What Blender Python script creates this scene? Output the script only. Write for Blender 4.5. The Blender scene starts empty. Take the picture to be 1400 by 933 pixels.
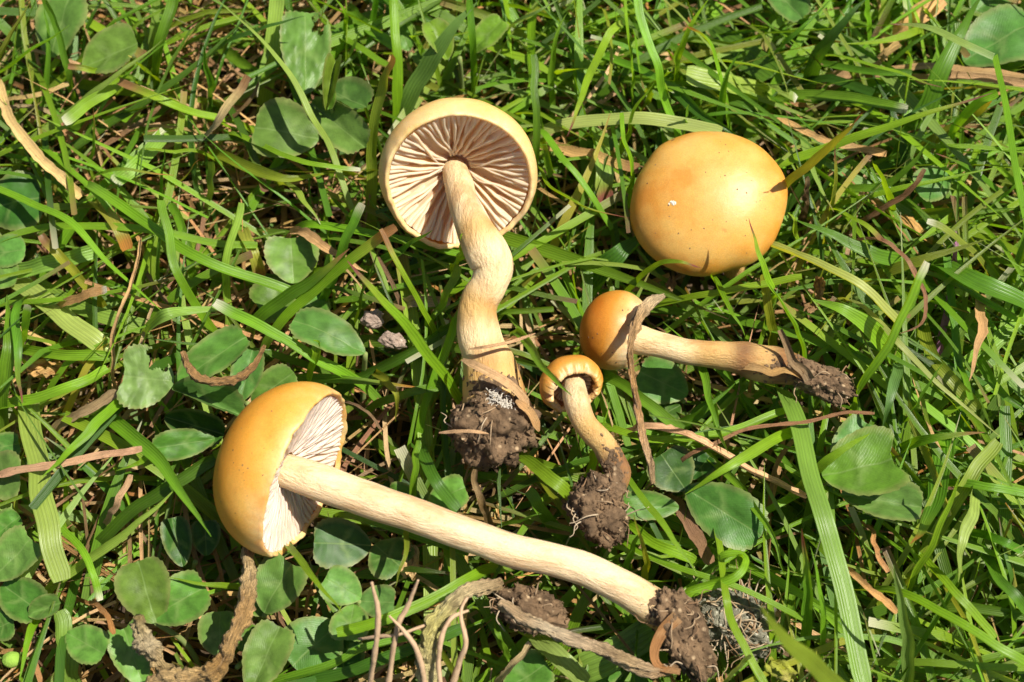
import bpy, bmesh, math, random
import numpy as np
from mathutils import Vector, Matrix, noise

random.seed(7)
RNG = np.random.default_rng(7)
S = bpy.context.scene
C = S.collection
# one Blender unit is one centimetre
S.unit_settings.system = 'METRIC'
S.unit_settings.scale_length = 0.01

# ------------------------------------------------------------------ camera
TILT = math.radians(25)
LENS = 50.0
F = LENS / 36.0 * 1400
RIGHT = Vector((1, 0, 0))
UP = Vector((0, math.cos(TILT), math.sin(TILT)))
BACK = Vector((0, -math.sin(TILT), math.cos(TILT)))
TARGET = Vector((0, 0, 2.0))
CAM = TARGET + BACK * (14.0 * LENS / 36.0)
cam_d = bpy.data.cameras.new('camera')
cam = bpy.data.objects.new('camera', cam_d)
C.objects.link(cam)
R3 = Matrix((RIGHT, UP, BACK)).transposed()
cam.matrix_world = Matrix.Translation(CAM) @ R3.to_4x4()
cam_d.lens = LENS
cam_d.sensor_width = 36
cam_d.clip_start = 0.1
cam_d.clip_end = 2000
cam_d.dof.use_dof = True
cam_d.dof.focus_distance = 14.0 * LENS / 36.0 - 0.5
cam_d.dof.aperture_fstop = 0.32
S.camera = cam

# ------------------------------------------------------------------ light
SUN = Vector((0.47, 0.04, 0.88)).normalized()
elev = math.asin(SUN.z)
azim = math.atan2(SUN.x, SUN.y)
W = bpy.data.worlds.new('World')
S.world = W
W.use_nodes = True
nt = W.node_tree
sky = nt.nodes.new('ShaderNodeTexSky')
sky.sky_type = 'NISHITA'
sky.sun_disc = False
sky.sun_elevation = elev
sky.sun_rotation = azim
nt.nodes['Background'].inputs['Strength'].default_value = 0.056
nt.links.new(sky.outputs[0], nt.nodes['Background'].inputs['Color'])
sd = bpy.data.lights.new('sun', 'SUN')
sd.energy = 5.0
sd.angle = math.radians(0.5)
sd.color = (1.0, 0.945, 0.82)
sun = bpy.data.objects.new('sun', sd)
C.objects.link(sun)
sun.rotation_euler = SUN.to_track_quat('Z', 'Y').to_euler()
S.view_settings.view_transform = 'Standard'
S.view_settings.look = 'None'
S.view_settings.gamma = 1
S.view_settings.exposure = 0.66
S.render.engine = 'CYCLES'
S.cycles.max_bounces = 8
S.cycles.transparent_max_bounces = 8

# ------------------------------------------------------------------ helpers
def P(px, py, h):
    """point of the place seen at a photograph pixel, h centimetres above the soil"""
    d = RIGHT * ((px - 700) / F) - UP * ((py - 466.5) / F) - BACK
    return CAM + d * ((h - CAM.z) / d.z)

def px_size(p):
    return (CAM - p).dot(BACK) / F

def camdir(x, y, z):
    return (RIGHT * x + UP * y + BACK * z).normalized()

def project(a):
    r = a - np.array(CAM)
    z = -(r @ np.array(BACK))
    return 700 + F * (r @ np.array(RIGHT)) / z, 466.5 - F * (r @ np.array(UP)) / z

def tag(o, label=None, cat=None, group=None, kind=None):
    if label: o['label'] = label
    if cat: o['category'] = cat
    if group: o['group'] = group
    if kind: o['kind'] = kind
    return o

def link(name, me, parent=None, loc=None):
    o = bpy.data.objects.new(name, me)
    C.objects.link(o)
    if parent is not None: o.parent = parent
    if loc is not None: o.location = loc
    return o

def empty(name, loc):
    o = bpy.data.objects.new(name, None)
    o.empty_display_size = 0.3
    C.objects.link(o)
    o.location = loc
    return o

def make_mesh(name, verts, faces, mat=None, uv=None, col=None, smooth=True):
    """verts (n,3), faces list or (m,4) array, per-vertex uv and colour"""
    me = bpy.data.meshes.new(name)
    verts = np.asarray(verts, np.float32)
    if isinstance(faces, np.ndarray):
        m, k = faces.shape
        me.vertices.add(len(verts)); me.vertices.foreach_set('co', verts.ravel())
        me.loops.add(m * k); me.loops.foreach_set('vertex_index', faces.astype(np.int32).ravel())
        me.polygons.add(m)
        me.polygons.foreach_set('loop_start', np.arange(0, m * k, k, dtype=np.int32))
        me.update(calc_edges=True)
    else:
        me.from_pydata([tuple(v) for v in verts.tolist()], [], faces)
    li = np.zeros(len(me.loops), np.int32)
    me.loops.foreach_get('vertex_index', li)
    if uv is not None:
        l = me.uv_layers.new(name='UVMap')
        l.data.foreach_set('uv', np.asarray(uv, np.float32)[li].ravel())
    if col is not None:
        a = me.color_attributes.new('tint', 'FLOAT_COLOR', 'POINT')
        c4 = np.ones((len(verts), 4), np.float32); c4[:, :3] = np.asarray(col, np.float32)
        a.data.foreach_set('color', c4.ravel())
    if smooth:
        me.polygons.foreach_set('use_smooth', np.ones(len(me.polygons), bool))
    if mat: me.materials.append(mat)
    me.validate()
    return me

def grid_faces(nu, nv, off=0, wrap=False):
    """quads of a grid with nu rows and nv columns"""
    i = np.arange(nu - 1)[:, None]
    j = np.arange(nv if wrap else nv - 1)[None, :]
    j2 = (j + 1) % nv
    return (np.stack([i * nv + j, i * nv + j2, (i + 1) * nv + j2, (i + 1) * nv + j], -1).reshape(-1, 4) + off)

def spline(pts, n):
    """Catmull-Rom through rows of pts"""
    p = np.asarray(pts, float)
    if len(p) == 2:
        t = np.linspace(0, 1, n)[:, None]
        return p[0] * (1 - t) + p[1] * t
    q = np.vstack([2 * p[0] - p[1], p, 2 * p[-1] - p[-2]])
    seg = np.r_[0, np.cumsum(np.sqrt(np.maximum(np.linalg.norm(np.diff(p[:, :3], axis=0), axis=1), 1e-6)))]
    out = []
    for s in np.linspace(0, seg[-1], n):
        k = min(max(np.searchsorted(seg, s) - 1, 0), len(p) - 2)
        t = (s - seg[k]) / (seg[k + 1] - seg[k])
        a, b, c, d = q[k], q[k + 1], q[k + 2], q[k + 3]
        out.append(.5 * ((2 * b) + (c - a) * t + (2 * a - 5 * b + 4 * c - d) * t * t + (3 * b - a - 3 * c + d) * t ** 3))
    return np.array(out)

def frames(path):
    t = np.gradient(path, axis=0)
    return t / np.maximum(np.linalg.norm(t, axis=1, keepdims=True), 1e-9)

# ------------------------------------------------------------------ materials
def mat_new(name):
    m = bpy.data.materials.new(name)
    m.use_nodes = True
    n = m.node_tree.nodes
    return m, n, m.node_tree.links, n['Principled BSDF']

def node(n, kind, **kw):
    x = n.new(kind)
    for k, v in kw.items():
        if k in x.inputs: x.inputs[k].default_value = v
        else: setattr(x, k, v)
    return x

def mathn(n, l, op, a, b=None):
    x = n.new('ShaderNodeMath'); x.operation = op
    for i, v in enumerate((a, b)):
        if v is None: continue
        if isinstance(v, (int, float)): x.inputs[i].default_value = v
        else: l.new(v, x.inputs[i])
    return x.outputs[0]

def mixc(n, l, f, a, b, mode='MIX'):
    x = n.new('ShaderNodeMix'); x.data_type = 'RGBA'; x.blend_type = mode
    for s, v in ((x.inputs[0], f), (x.inputs[6], a), (x.inputs[7], b)):
        if isinstance(v, (int, float)): s.default_value = v
        elif isinstance(v, tuple): s.default_value = (*v, 1)
        else: l.new(v, s)
    return x.outputs[2]

def rampn(n, l, fac, stops):
    x = n.new('ShaderNodeValToRGB')
    e = x.color_ramp.elements
    while len(e) < len(stops): e.new(0.5)
    for k, (p, c) in enumerate(stops):
        e[k].position = p
        e[k].color = (*c, 1) if isinstance(c, tuple) else (c, c, c, 1)
    l.new(fac, x.inputs[0])
    return x.outputs[0]

def noisen(n, l, scale, detail=3, rough=.55, vec=None):
    x = node(n, 'ShaderNodeTexNoise', Scale=scale, Detail=detail, Roughness=rough)
    if vec is not None: l.new(vec, x.inputs['Vector'])
    return x.outputs[0]

def bumpn(n, l, h, strength, dist, to):
    b = node(n, 'ShaderNodeBump', Strength=strength, Distance=dist)
    l.new(h, b.inputs['Height']); l.new(b.outputs[0], to)
    return b.outputs[0]

def blade_material(name, trans, rough, spec, veins):
    m, n, l, p = mat_new(name)
    at = node(n, 'ShaderNodeAttribute', attribute_name='tint')
    uv = n.new('ShaderNodeUVMap')
    sp = n.new('ShaderNodeSeparateXYZ'); l.new(uv.outputs[0], sp.inputs[0])
    geo = n.new('ShaderNodeNewGeometry')
    # parallel veins running along the blade
    wv = mathn(n, l, 'SINE', mathn(n, l, 'MULTIPLY', sp.outputs[0], 6.2832 * veins))
    wv2 = mathn(n, l, 'SINE', mathn(n, l, 'MULTIPLY', sp.outputs[0], 6.2832 * veins * 2.37))
    stripe = mathn(n, l, 'ADD', mathn(n, l, 'MULTIPLY', wv, .5), mathn(n, l, 'MULTIPLY', wv2, .3))
    st = mathn(n, l, 'ADD', mathn(n, l, 'MULTIPLY', stripe, .2), 1.0)
    c = mixc(n, l, 1.0, at.outputs[0], st, 'MULTIPLY')
    blot = noisen(n, l, 3.2, 5, .6)
    bl = rampn(n, l, blot, [(.3, .78), (.7, 1.18)])
    c = mixc(n, l, 1.0, c, bl, 'MULTIPLY')
    fine = rampn(n, l, noisen(n, l, 45, 3, .6), [(.62, 0.0), (.78, 1.0)])
    c = mixc(n, l, mathn(n, l, 'MULTIPLY', fine, .16), c, (.42, .40, .24))
    dirt = rampn(n, l, noisen(n, l, 9, 4, .7), [(.66, 0.0), (.74, 1.0)])
    c = mixc(n, l, mathn(n, l, 'MULTIPLY', dirt, .35), c, (.13, .09, .04))
    l.new(c, p.inputs['Base Color'])
    p.inputs['Roughness'].default_value = rough
    p.inputs['Specular IOR Level'].default_value = spec
    bo = bumpn(n, l, mathn(n, l, 'ADD', stripe, mathn(n, l, 'MULTIPLY', fine, .6)), .5, .012, p.inputs['Normal'])
    tr = n.new('ShaderNodeBsdfTranslucent')
    tc = mixc(n, l, 1.0, c, (1.7, 1.45, .4) if trans > .2 else (1, .9, .7), 'MULTIPLY')
    l.new(tc, tr.inputs[0])
    mx = node(n, 'ShaderNodeMixShader'); mx.inputs[0].default_value = trans
    l.new(p.outputs[0], mx.inputs[1]); l.new(tr.outputs[0], mx.inputs[2])
    l.new(mx.outputs[0], n['Material Output'].inputs[0])
    return m

M_GRASS = blade_material('grass_surface', .42, .38, .6, 6)

def straw_material():
    m, n, l, p = mat_new('straw_surface')
    at = node(n, 'ShaderNodeAttribute', attribute_name='tint')
    uv = n.new('ShaderNodeUVMap')
    co = n.new('ShaderNodeTexCoord').outputs['Object']
    inf = n.new('ShaderNodeObjectInfo').outputs['Random']
    mp = n.new('ShaderNodeMapping'); mp.inputs['Scale'].default_value = (9, 1.6, 1)
    l.new(uv.outputs[0], mp.inputs[0])
    cmb = n.new('ShaderNodeCombineXYZ'); l.new(mathn(n, l, 'MULTIPLY', inf, 40), cmb.inputs[2])
    va = n.new('ShaderNodeVectorMath'); va.operation = 'ADD'
    l.new(mp.outputs[0], va.inputs[0]); l.new(cmb.outputs[0], va.inputs[1])
    fb = noisen(n, l, 1.6, 6, .7, va.outputs[0])
    c = mixc(n, l, 1.0, at.outputs[0], rampn(n, l, fb, [(.3, .55), (.5, 1.0), (.7, 1.35)]), 'MULTIPLY')
    blot = noisen(n, l, 4.5, 6, .7, co)
    c = mixc(n, l, mathn(n, l, 'MULTIPLY', rampn(n, l, blot, [(.5, 0.0), (.68, 1.0)]), .42), c, (.17, .09, .035))
    c = mixc(n, l, mathn(n, l, 'MULTIPLY', rampn(n, l, noisen(n, l, 2.5, 4, .6, co), [(.5, 0.0), (.7, 1.0)]), .35), c, (.56, .41, .22))
    sk = rampn(n, l, noisen(n, l, 38, 3, .6, co), [(.62, 0.0), (.7, 1.0)])
    c = mixc(n, l, mathn(n, l, 'MULTIPLY', sk, .6), c, (.07, .04, .02))
    l.new(c, p.inputs['Base Color'])
    p.inputs['Roughness'].default_value = .62
    p.inputs['Specular IOR Level'].default_value = .25
    bumpn(n, l, fb, .9, .035, p.inputs['Normal'])
    tr = n.new('ShaderNodeBsdfTranslucent'); l.new(c, tr.inputs[0])
    mx = n.new('ShaderNodeMixShader'); mx.inputs[0].default_value = .15
    l.new(p.outputs[0], mx.inputs[1]); l.new(tr.outputs[0], mx.inputs[2])
    l.new(mx.outputs[0], n['Material Output'].inputs[0])
    return m
M_STRAW = straw_material()

def clover_material():
    m, n, l, p = mat_new('clover_surface')
    at = node(n, 'ShaderNodeAttribute', attribute_name='tint')
    uv = n.new('ShaderNodeUVMap')
    sp = n.new('ShaderNodeSeparateXYZ'); l.new(uv.outputs[0], sp.inputs[0])
    x, y = sp.outputs[0], mathn(n, l, 'ABSOLUTE', mathn(n, l, 'SUBTRACT', sp.outputs[1], .5))
    # pale chevron across the leaflet
    wob = mathn(n, l, 'MULTIPLY', mathn(n, l, 'SUBTRACT', noisen(n, l, 7, 4), .5), .22)
    ch = mathn(n, l, 'ABSOLUTE', mathn(n, l, 'ADD', mathn(n, l, 'SUBTRACT', x, mathn(n, l, 'ADD', .5, mathn(n, l, 'MULTIPLY', y, -.55))), wob))
    chf = rampn(n, l, ch, [(.0, 1.0), (.09, 0.0)])
    chf = mathn(n, l, 'MULTIPLY', chf, rampn(n, l, y, [(.22, 1.0), (.36, 0.0)]))
    # side veins slanting forward from the midrib
    vw = mathn(n, l, 'SINE', mathn(n, l, 'MULTIPLY', mathn(n, l, 'SUBTRACT', x, mathn(n, l, 'ADD', mathn(n, l, 'MULTIPLY', y, .9), mathn(n, l, 'MULTIPLY', noisen(n, l, 6, 3), .06))), 150))
    vf = rampn(n, l, vw, [(.55, 0.0), (1.0, 1.0)])
    mid = rampn(n, l, y, [(.0, 1.0), (.022, 0.0)])
    blot = rampn(n, l, noisen(n, l, 3.4, 6, .65), [(.3, .62), (.72, 1.3)])
    c = mixc(n, l, 1.0, at.outputs[0], blot, 'MULTIPLY')
    c = mixc(n, l, mathn(n, l, 'MULTIPLY', chf, .34), c, (.26, .37, .11))
    c = mixc(n, l, mathn(n, l, 'MULTIPLY', vf, .07), c, (.2, .32, .1))
    c = mixc(n, l, mathn(n, l, 'MULTIPLY', mid, .5), c, (.22, .32, .1))
    dirt = rampn(n, l, noisen(n, l, 12, 4, .7), [(.66, 0.0), (.73, 1.0)])
    c = mixc(n, l, mathn(n, l, 'MULTIPLY', dirt, .4), c, (.16, .14, .07))
    l.new(c, p.inputs['Base Color'])
    p.inputs['Roughness'].default_value = .4
    p.inputs['Specular IOR Level'].default_value = .3
    hh = mathn(n, l, 'SUBTRACT', noisen(n, l, 30, 3), mathn(n, l, 'ADD', mathn(n, l, 'MULTIPLY', vf, .5), mid))
    bumpn(n, l, hh, .25, .012, p.inputs['Normal'])
    tr = n.new('ShaderNodeBsdfTranslucent')
    l.new(mixc(n, l, 1.0, c, (1.4, 1.2, .4), 'MULTIPLY'), tr.inputs[0])
    mx = n.new('ShaderNodeMixShader'); mx.inputs[0].default_value = .28
    l.new(p.outputs[0], mx.inputs[1]); l.new(tr.outputs[0], mx.inputs[2])
    l.new(mx.outputs[0], n['Material Output'].inputs[0])
    return m
M_CLOVER = clover_material()

def soil_material(name, dark, light, fleck, scale):
    m, n, l, p = mat_new(name)
    co = n.new('ShaderNodeTexCoord').outputs['Object']
    a = noisen(n, l, scale, 8, .7, co)
    c = rampn(n, l, a, [(.3, dark), (.68, light)])
    v = node(n, 'ShaderNodeTexVoronoi', Scale=scale * 5); l.new(co, v.inputs['Vector'])
    sp = n.new('ShaderNodeSeparateXYZ'); l.new(v.outputs['Color'], sp.inputs[0])
    g = mathn(n, l, 'MULTIPLY', rampn(n, l, sp.outputs[0], [(.8, 0.0), (.84, 1.0)]), rampn(n, l, v.outputs['Distance'], [(.2, 1.0), (.45, 0.0)]))
    c = mixc(n, l, g, c, fleck)
    l.new(c, p.inputs['Base Color'])
    p.inputs['Roughness'].default_value = .8
    p.inputs['Specular IOR Level'].default_value = .3
    h = mathn(n, l, 'ADD', noisen(n, l, scale * 3, 8, .75, co), mathn(n, l, 'MULTIPLY', v.outputs['Distance'], .5))
    bumpn(n, l, h, 1.0, .06, p.inputs['Normal'])
    return m
M_GROUND = soil_material('soil_ground_surface', (.022, .014, .008), (.11, .07, .04), (.3, .22, .13), 1.2)
M_SOIL = soil_material('soil_clump_surface', (.035, .02, .01), (.28, .175, .095), (.48, .34, .2), 2.6)

def tint_material(name, rough, spec, nscale, stain, amount, sss=0.0, fibre=0.0, bump=.5, bdist=.02, lo=.72, hi=1.2, stretch=0.0):
    """colour from the mesh, mottled; fibres run along v"""
    m, n, l, p = mat_new(name)
    at = node(n, 'ShaderNodeAttribute', attribute_name='tint')
    uv = n.new('ShaderNodeUVMap')
    mp = n.new('ShaderNodeMapping'); mp.inputs['Scale'].default_value = (34, 5.0, 1)
    l.new(uv.outputs[0], mp.inputs[0])
    fb = noisen(n, l, 1.0, 4, .6, mp.outputs[0])
    bl = noisen(n, l, nscale, 6, .65)
    c = mixc(n, l, mathn(n, l, 'MULTIPLY', rampn(n, l, bl, [(.5 - stretch, 0.0), (.66 - stretch, 1.0)]), amount), at.outputs[0], stain)
    spk = rampn(n, l, noisen(n, l, nscale * 9, 3, .6), [(.64, 0.0), (.72, 1.0)])
    c = mixc(n, l, mathn(n, l, 'MULTIPLY', spk, .3), c, stain)
    c = mixc(n, l, fibre, c, rampn(n, l, fb, [(.33, lo), (.67, hi)]), 'MULTIPLY')
    l.new(c, p.inputs['Base Color'])
    p.inputs['Roughness'].default_value = rough
    p.inputs['Specular IOR Level'].default_value = spec
    if sss:
        p.inputs['Subsurface Weight'].default_value = sss
        p.inputs['Subsurface Radius'].default_value = (.16, .08, .03)
        p.inputs['Subsurface Scale'].default_value = 1.0
    h = mathn(n, l, 'ADD', mathn(n, l, 'MULTIPLY', fb, fibre), noisen(n, l, nscale * 7, 5, .65))
    bumpn(n, l, h, bump, bdist, p.inputs['Normal'])
    return m
M_STEM = tint_material('stem_surface', .6, .3, 3.6, (.42, .2, .06), .55, .22, .2, .8, .045, .7, 1.15, .04)
M_GILL = tint_material('gill_surface', .65, .2, 3.0, (.6, .4, .27), .25, .2, .2, .3, .01)
def add_translucency(m, amount, tint):
    n, l = m.node_tree.nodes, m.node_tree.links
    p = n['Principled BSDF']; src = p.inputs['Base Color'].links[0].from_socket
    tr = n.new('ShaderNodeBsdfTranslucent'); l.new(mixc(n, l, 1.0, src, tint, 'MULTIPLY'), tr.inputs[0])
    mx = n.new('ShaderNodeMixShader'); mx.inputs[0].default_value = amount
    l.new(p.outputs[0], mx.inputs[1]); l.new(tr.outputs[0], mx.inputs[2])
    l.new(mx.outputs[0], n['Material Output'].inputs[0])
add_translucency(M_GILL, .4, (1.25, 1.08, .8))
M_BARK = tint_material('withered_surface', .5, .4, 6.0, (.09, .05, .025), .6, 0, .95, 1.0, .08, .35, 1.7)
M_BARK.node_tree.nodes['Principled BSDF'].inputs['Roughness'].default_value = .38
M_FIBRE = tint_material('fibre_surface', .7, .2, 8.0, (.2, .12, .06), .4, 0, .4, .5, .01)

def cap_material(name, stops, mott, glow=0):
    kk = 1.16 if glow else 1.0
    dim = lambda c: (c[0] * .77 * kk, c[1] * .685 * kk, c[2] * .54 * kk)
    stops = [(p_, dim(c_)) for p_, c_ in stops]; mott = dim(mott)
    m, n, l, p = mat_new(name)
    uv = n.new('ShaderNodeUVMap')
    sp = n.new('ShaderNodeSeparateXYZ'); l.new(uv.outputs[0], sp.inputs[0])
    co = n.new('ShaderNodeTexCoord').outputs['Object']
    wob = mathn(n, l, 'MULTIPLY', mathn(n, l, 'SUBTRACT', noisen(n, l, 1.3, 4, .6, co), .5), .35)
    r = rampn(n, l, mathn(n, l, 'ADD', sp.outputs[1], wob), stops)
    big = rampn(n, l, noisen(n, l, 1.7, 4, .55, co), [(.38, 0.0), (.64, 1.0)])
    c = mixc(n, l, mathn(n, l, 'MULTIPLY', big, .75), r, mott)
    deep = rampn(n, l, noisen(n, l, 1.1, 5, .62, co), [(.5, 0.0), (.66, 1.0)])
    c = mixc(n, l, mathn(n, l, 'MULTIPLY', deep, .25 if glow == .1 else .6), c, dim((.68, .27, .03)))
    fine = rampn(n, l, noisen(n, l, 60, 3, .6, co), [(.35, .9), (.65, 1.08)])
    c = mixc(n, l, 1.0, c, fine, 'MULTIPLY')
    spk = rampn(n, l, noisen(n, l, 26, 2, .5, co), [(.73, 0.0), (.76, 1.0)])
    c = mixc(n, l, mathn(n, l, 'MULTIPLY', spk, .55), c, (.16, .07, .02))
    pit = rampn(n, l, noisen(n, l, 9, 3, .5, co), [(.7, 0.0), (.76, 1.0)])
    c = mixc(n, l, mathn(n, l, 'MULTIPLY', pit, .3), c, (.2, .08, .015))
    l.new(c, p.inputs['Base Color'])
    p.inputs['Roughness'].default_value = .43
    p.inputs['Specular IOR Level'].default_value = .42
    p.inputs['Subsurface Weight'].default_value = .3
    p.inputs['Subsurface Radius'].default_value = (.14, .07, .02)
    p.inputs['Subsurface Scale'].default_value = 1.0
    h = mathn(n, l, 'ADD', mathn(n, l, 'MULTIPLY', noisen(n, l, 4, 4, .5, co), .6), mathn(n, l, 'MULTIPLY', noisen(n, l, 70, 3, .6, co), .12))
    bumpn(n, l, h, .3, .05, p.inputs['Normal'])
    if glow: add_translucency(m, glow, (1.2, .95, .6))
    return m

# ------------------------------------------------------------------ soil
def build_ground():
    a = np.linspace(-1, 1, 150)
    ax = np.sign(a) * (np.abs(a) * 16 + np.abs(a) ** 9 * 400)
    X, Y = np.meshgrid(ax, ax, indexing='ij')
    Z = np.zeros_like(X)
    for i in range(X.shape[0]):
        for j in range(X.shape[1]):
            if abs(X[i, j]) < 25 and abs(Y[i, j]) < 25:
                v = Vector((X[i, j] * .9, Y[i, j] * .9, 0))
                Z[i, j] = .22 * noise.noise(v) + .1 * noise.noise(v * 2.7)
    me = make_mesh('soil_ground', np.stack([X, Y, Z], -1).reshape(-1, 3), grid_faces(150, 150), M_GROUND)
    tag(link('soil_ground', me), kind='structure')
build_ground()

# ------------------------------------------------------------------ ribbons (blades, straws)
KIND = {  # base colour, foot colour
    'bright': ((0.208, 0.389, 0.0155), (.3, .4, .1)), 'mid': ((0.127, 0.277, 0.0147), (.22, .32, .08)),
    'dark': ((0.0679, 0.163, 0.0128), (.14, .22, .06)), 'pale': ((0.253, 0.389, 0.0585), (.26, .34, .14)),
    'blue': ((0.177, 0.306, 0.0585), (.2, .3, .13)), 'olive': ((0.241, 0.289, 0.022), (.26, .28, .09)),
    'yellow': ((0.317, 0.333, 0.0434), (.42, .36, .12)), 'white': ((0.317, 0.407, 0.0877), (.2, .3, .11)),
    'straw': ((0.644, 0.428, 0.192), (.46, .32, .16)), 'tan': ((0.517, 0.306, 0.11), (.36, .22, .1)),
    'brown': ((0.276, 0.153, 0.068), (.18, .11, .06)), 'pink': ((0.598, 0.357, 0.168), (.4, .25, .14)),
    'purple': ((.3, .14, .24), (.2, .16, .08)), 'rust': ((0.383, 0.194, 0.0528), (.3, .14, .05)),
}
TIPC = {'n': None, 'w': (.68, .66, .5), 'b': (.32, .17, .07), 'r': (.27, .08, .07), 'o': (.5, .22, .05)}
STRAWY = {'straw', 'tan', 'brown', 'pink', 'rust', 'purple'}
SUNNY = {'bright', 'pale', 'white', 'yellow'}
CU = np.array([-1, -.5, 0, .5, 1.0])

def ribbon(path, width, roll, fold, kind, tip='n', rs=None):
    """folded strip along path (n,3): verts, faces, uv, colour"""
    n = len(path)
    T = frames(path)
    v = np.array(CAM) * 0 + np.array((Vector((0, 0, 1)) * .6 + BACK * .4).normalized())
    side = np.cross(T, v)
    ln = np.linalg.norm(side, axis=1, keepdims=True)
    side = np.where(ln > .15, side / np.maximum(ln, 1e-6), np.array([1., 0, 0]))
    for k in range(1, n):
        if side[k] @ side[k - 1] < 0: side[k] *= -1
    nor = np.cross(side, T)
    nor *= np.sign((nor @ v).mean() or 1)
    if kind in SUNNY:     # these blades lie open to the sun
        sv = np.array(SUN)
        best = max((-.7, -.35, 0, .35, .7), key=lambda a: float(np.clip((nor * np.cos(a) - side * np.sin(a)) @ sv, 0, 1).mean()))
        roll = roll * .6 + best
    ca, sa = np.cos(roll), np.sin(roll)
    ca = np.broadcast_to(ca, (n,))[:, None]; sa = np.broadcast_to(sa, (n,))[:, None]
    s2 = side * ca + nor * sa
    n2 = nor * ca - side * sa
    w = width[:, None, None] * .5
    V = path[:, None, :] + s2[:, None, :] * CU[None, :, None] * w + n2[:, None, :] * (np.abs(CU) ** 1.3)[None, :, None] * w * fold
    uv = np.stack([np.broadcast_to((CU + 1) / 2, (n, 5)), np.broadcast_to(np.linspace(0, 1, n)[:, None], (n, 5))], -1)
    base, foot = [np.array(c) for c in KIND[kind]]
    j = rs or random
    jit = np.array([j.uniform(.82, 1.2)] * 3) * np.array([j.uniform(.85, 1.18), 1, j.uniform(.8, 1.25)])
    t = np.linspace(0, 1, n)
    f = np.clip(1 - t / .3, 0, 1)[:, None] * .6
    col = (base * (1 - f) + foot * f) * jit
    if TIPC[tip] is not None:
        q = (np.clip((t - (.93 if tip == 'w' else .86)) / .07, 0, 1) ** .7)[:, None]
        col = col * (1 - q) + np.array(TIPC[tip]) * q
        if tip in 'bro':
            q = (np.clip((t - .7) / .2, 0, 1) * (1 - q[:, 0]))[:, None] * .5
            col = col * (1 - q) + np.array((.34, .3, .05)) * q
    col = np.repeat(col[:, None, :], 5, 1)
    return V.reshape(-1, 3), grid_faces(n, 5), uv.reshape(-1, 2), np.clip(col, .005, .85).reshape(-1, 3)

CROPS = {'A': (0, 0, 1 / 3), 'B': (300, 0, 1 / 3), 'C': (700, 0, 1 / 3), 'D': (1050, 0, 1 / 3), 'E': (0, 280, 1 / 3),
         'F': (300, 280, 1 / 3), 'G': (1050, 280, 1 / 3), 'H': (0, 560, .4), 'I': (300, 622, 1 / 3), 'J': (600, 622, 1 / 3),
         'K': (1050, 560, .4), 'L': (850, 560, .4), 'M': (720, 380, .418), 'O': (820, 150, .268), 'Z': (0, 0, 1)}

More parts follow.
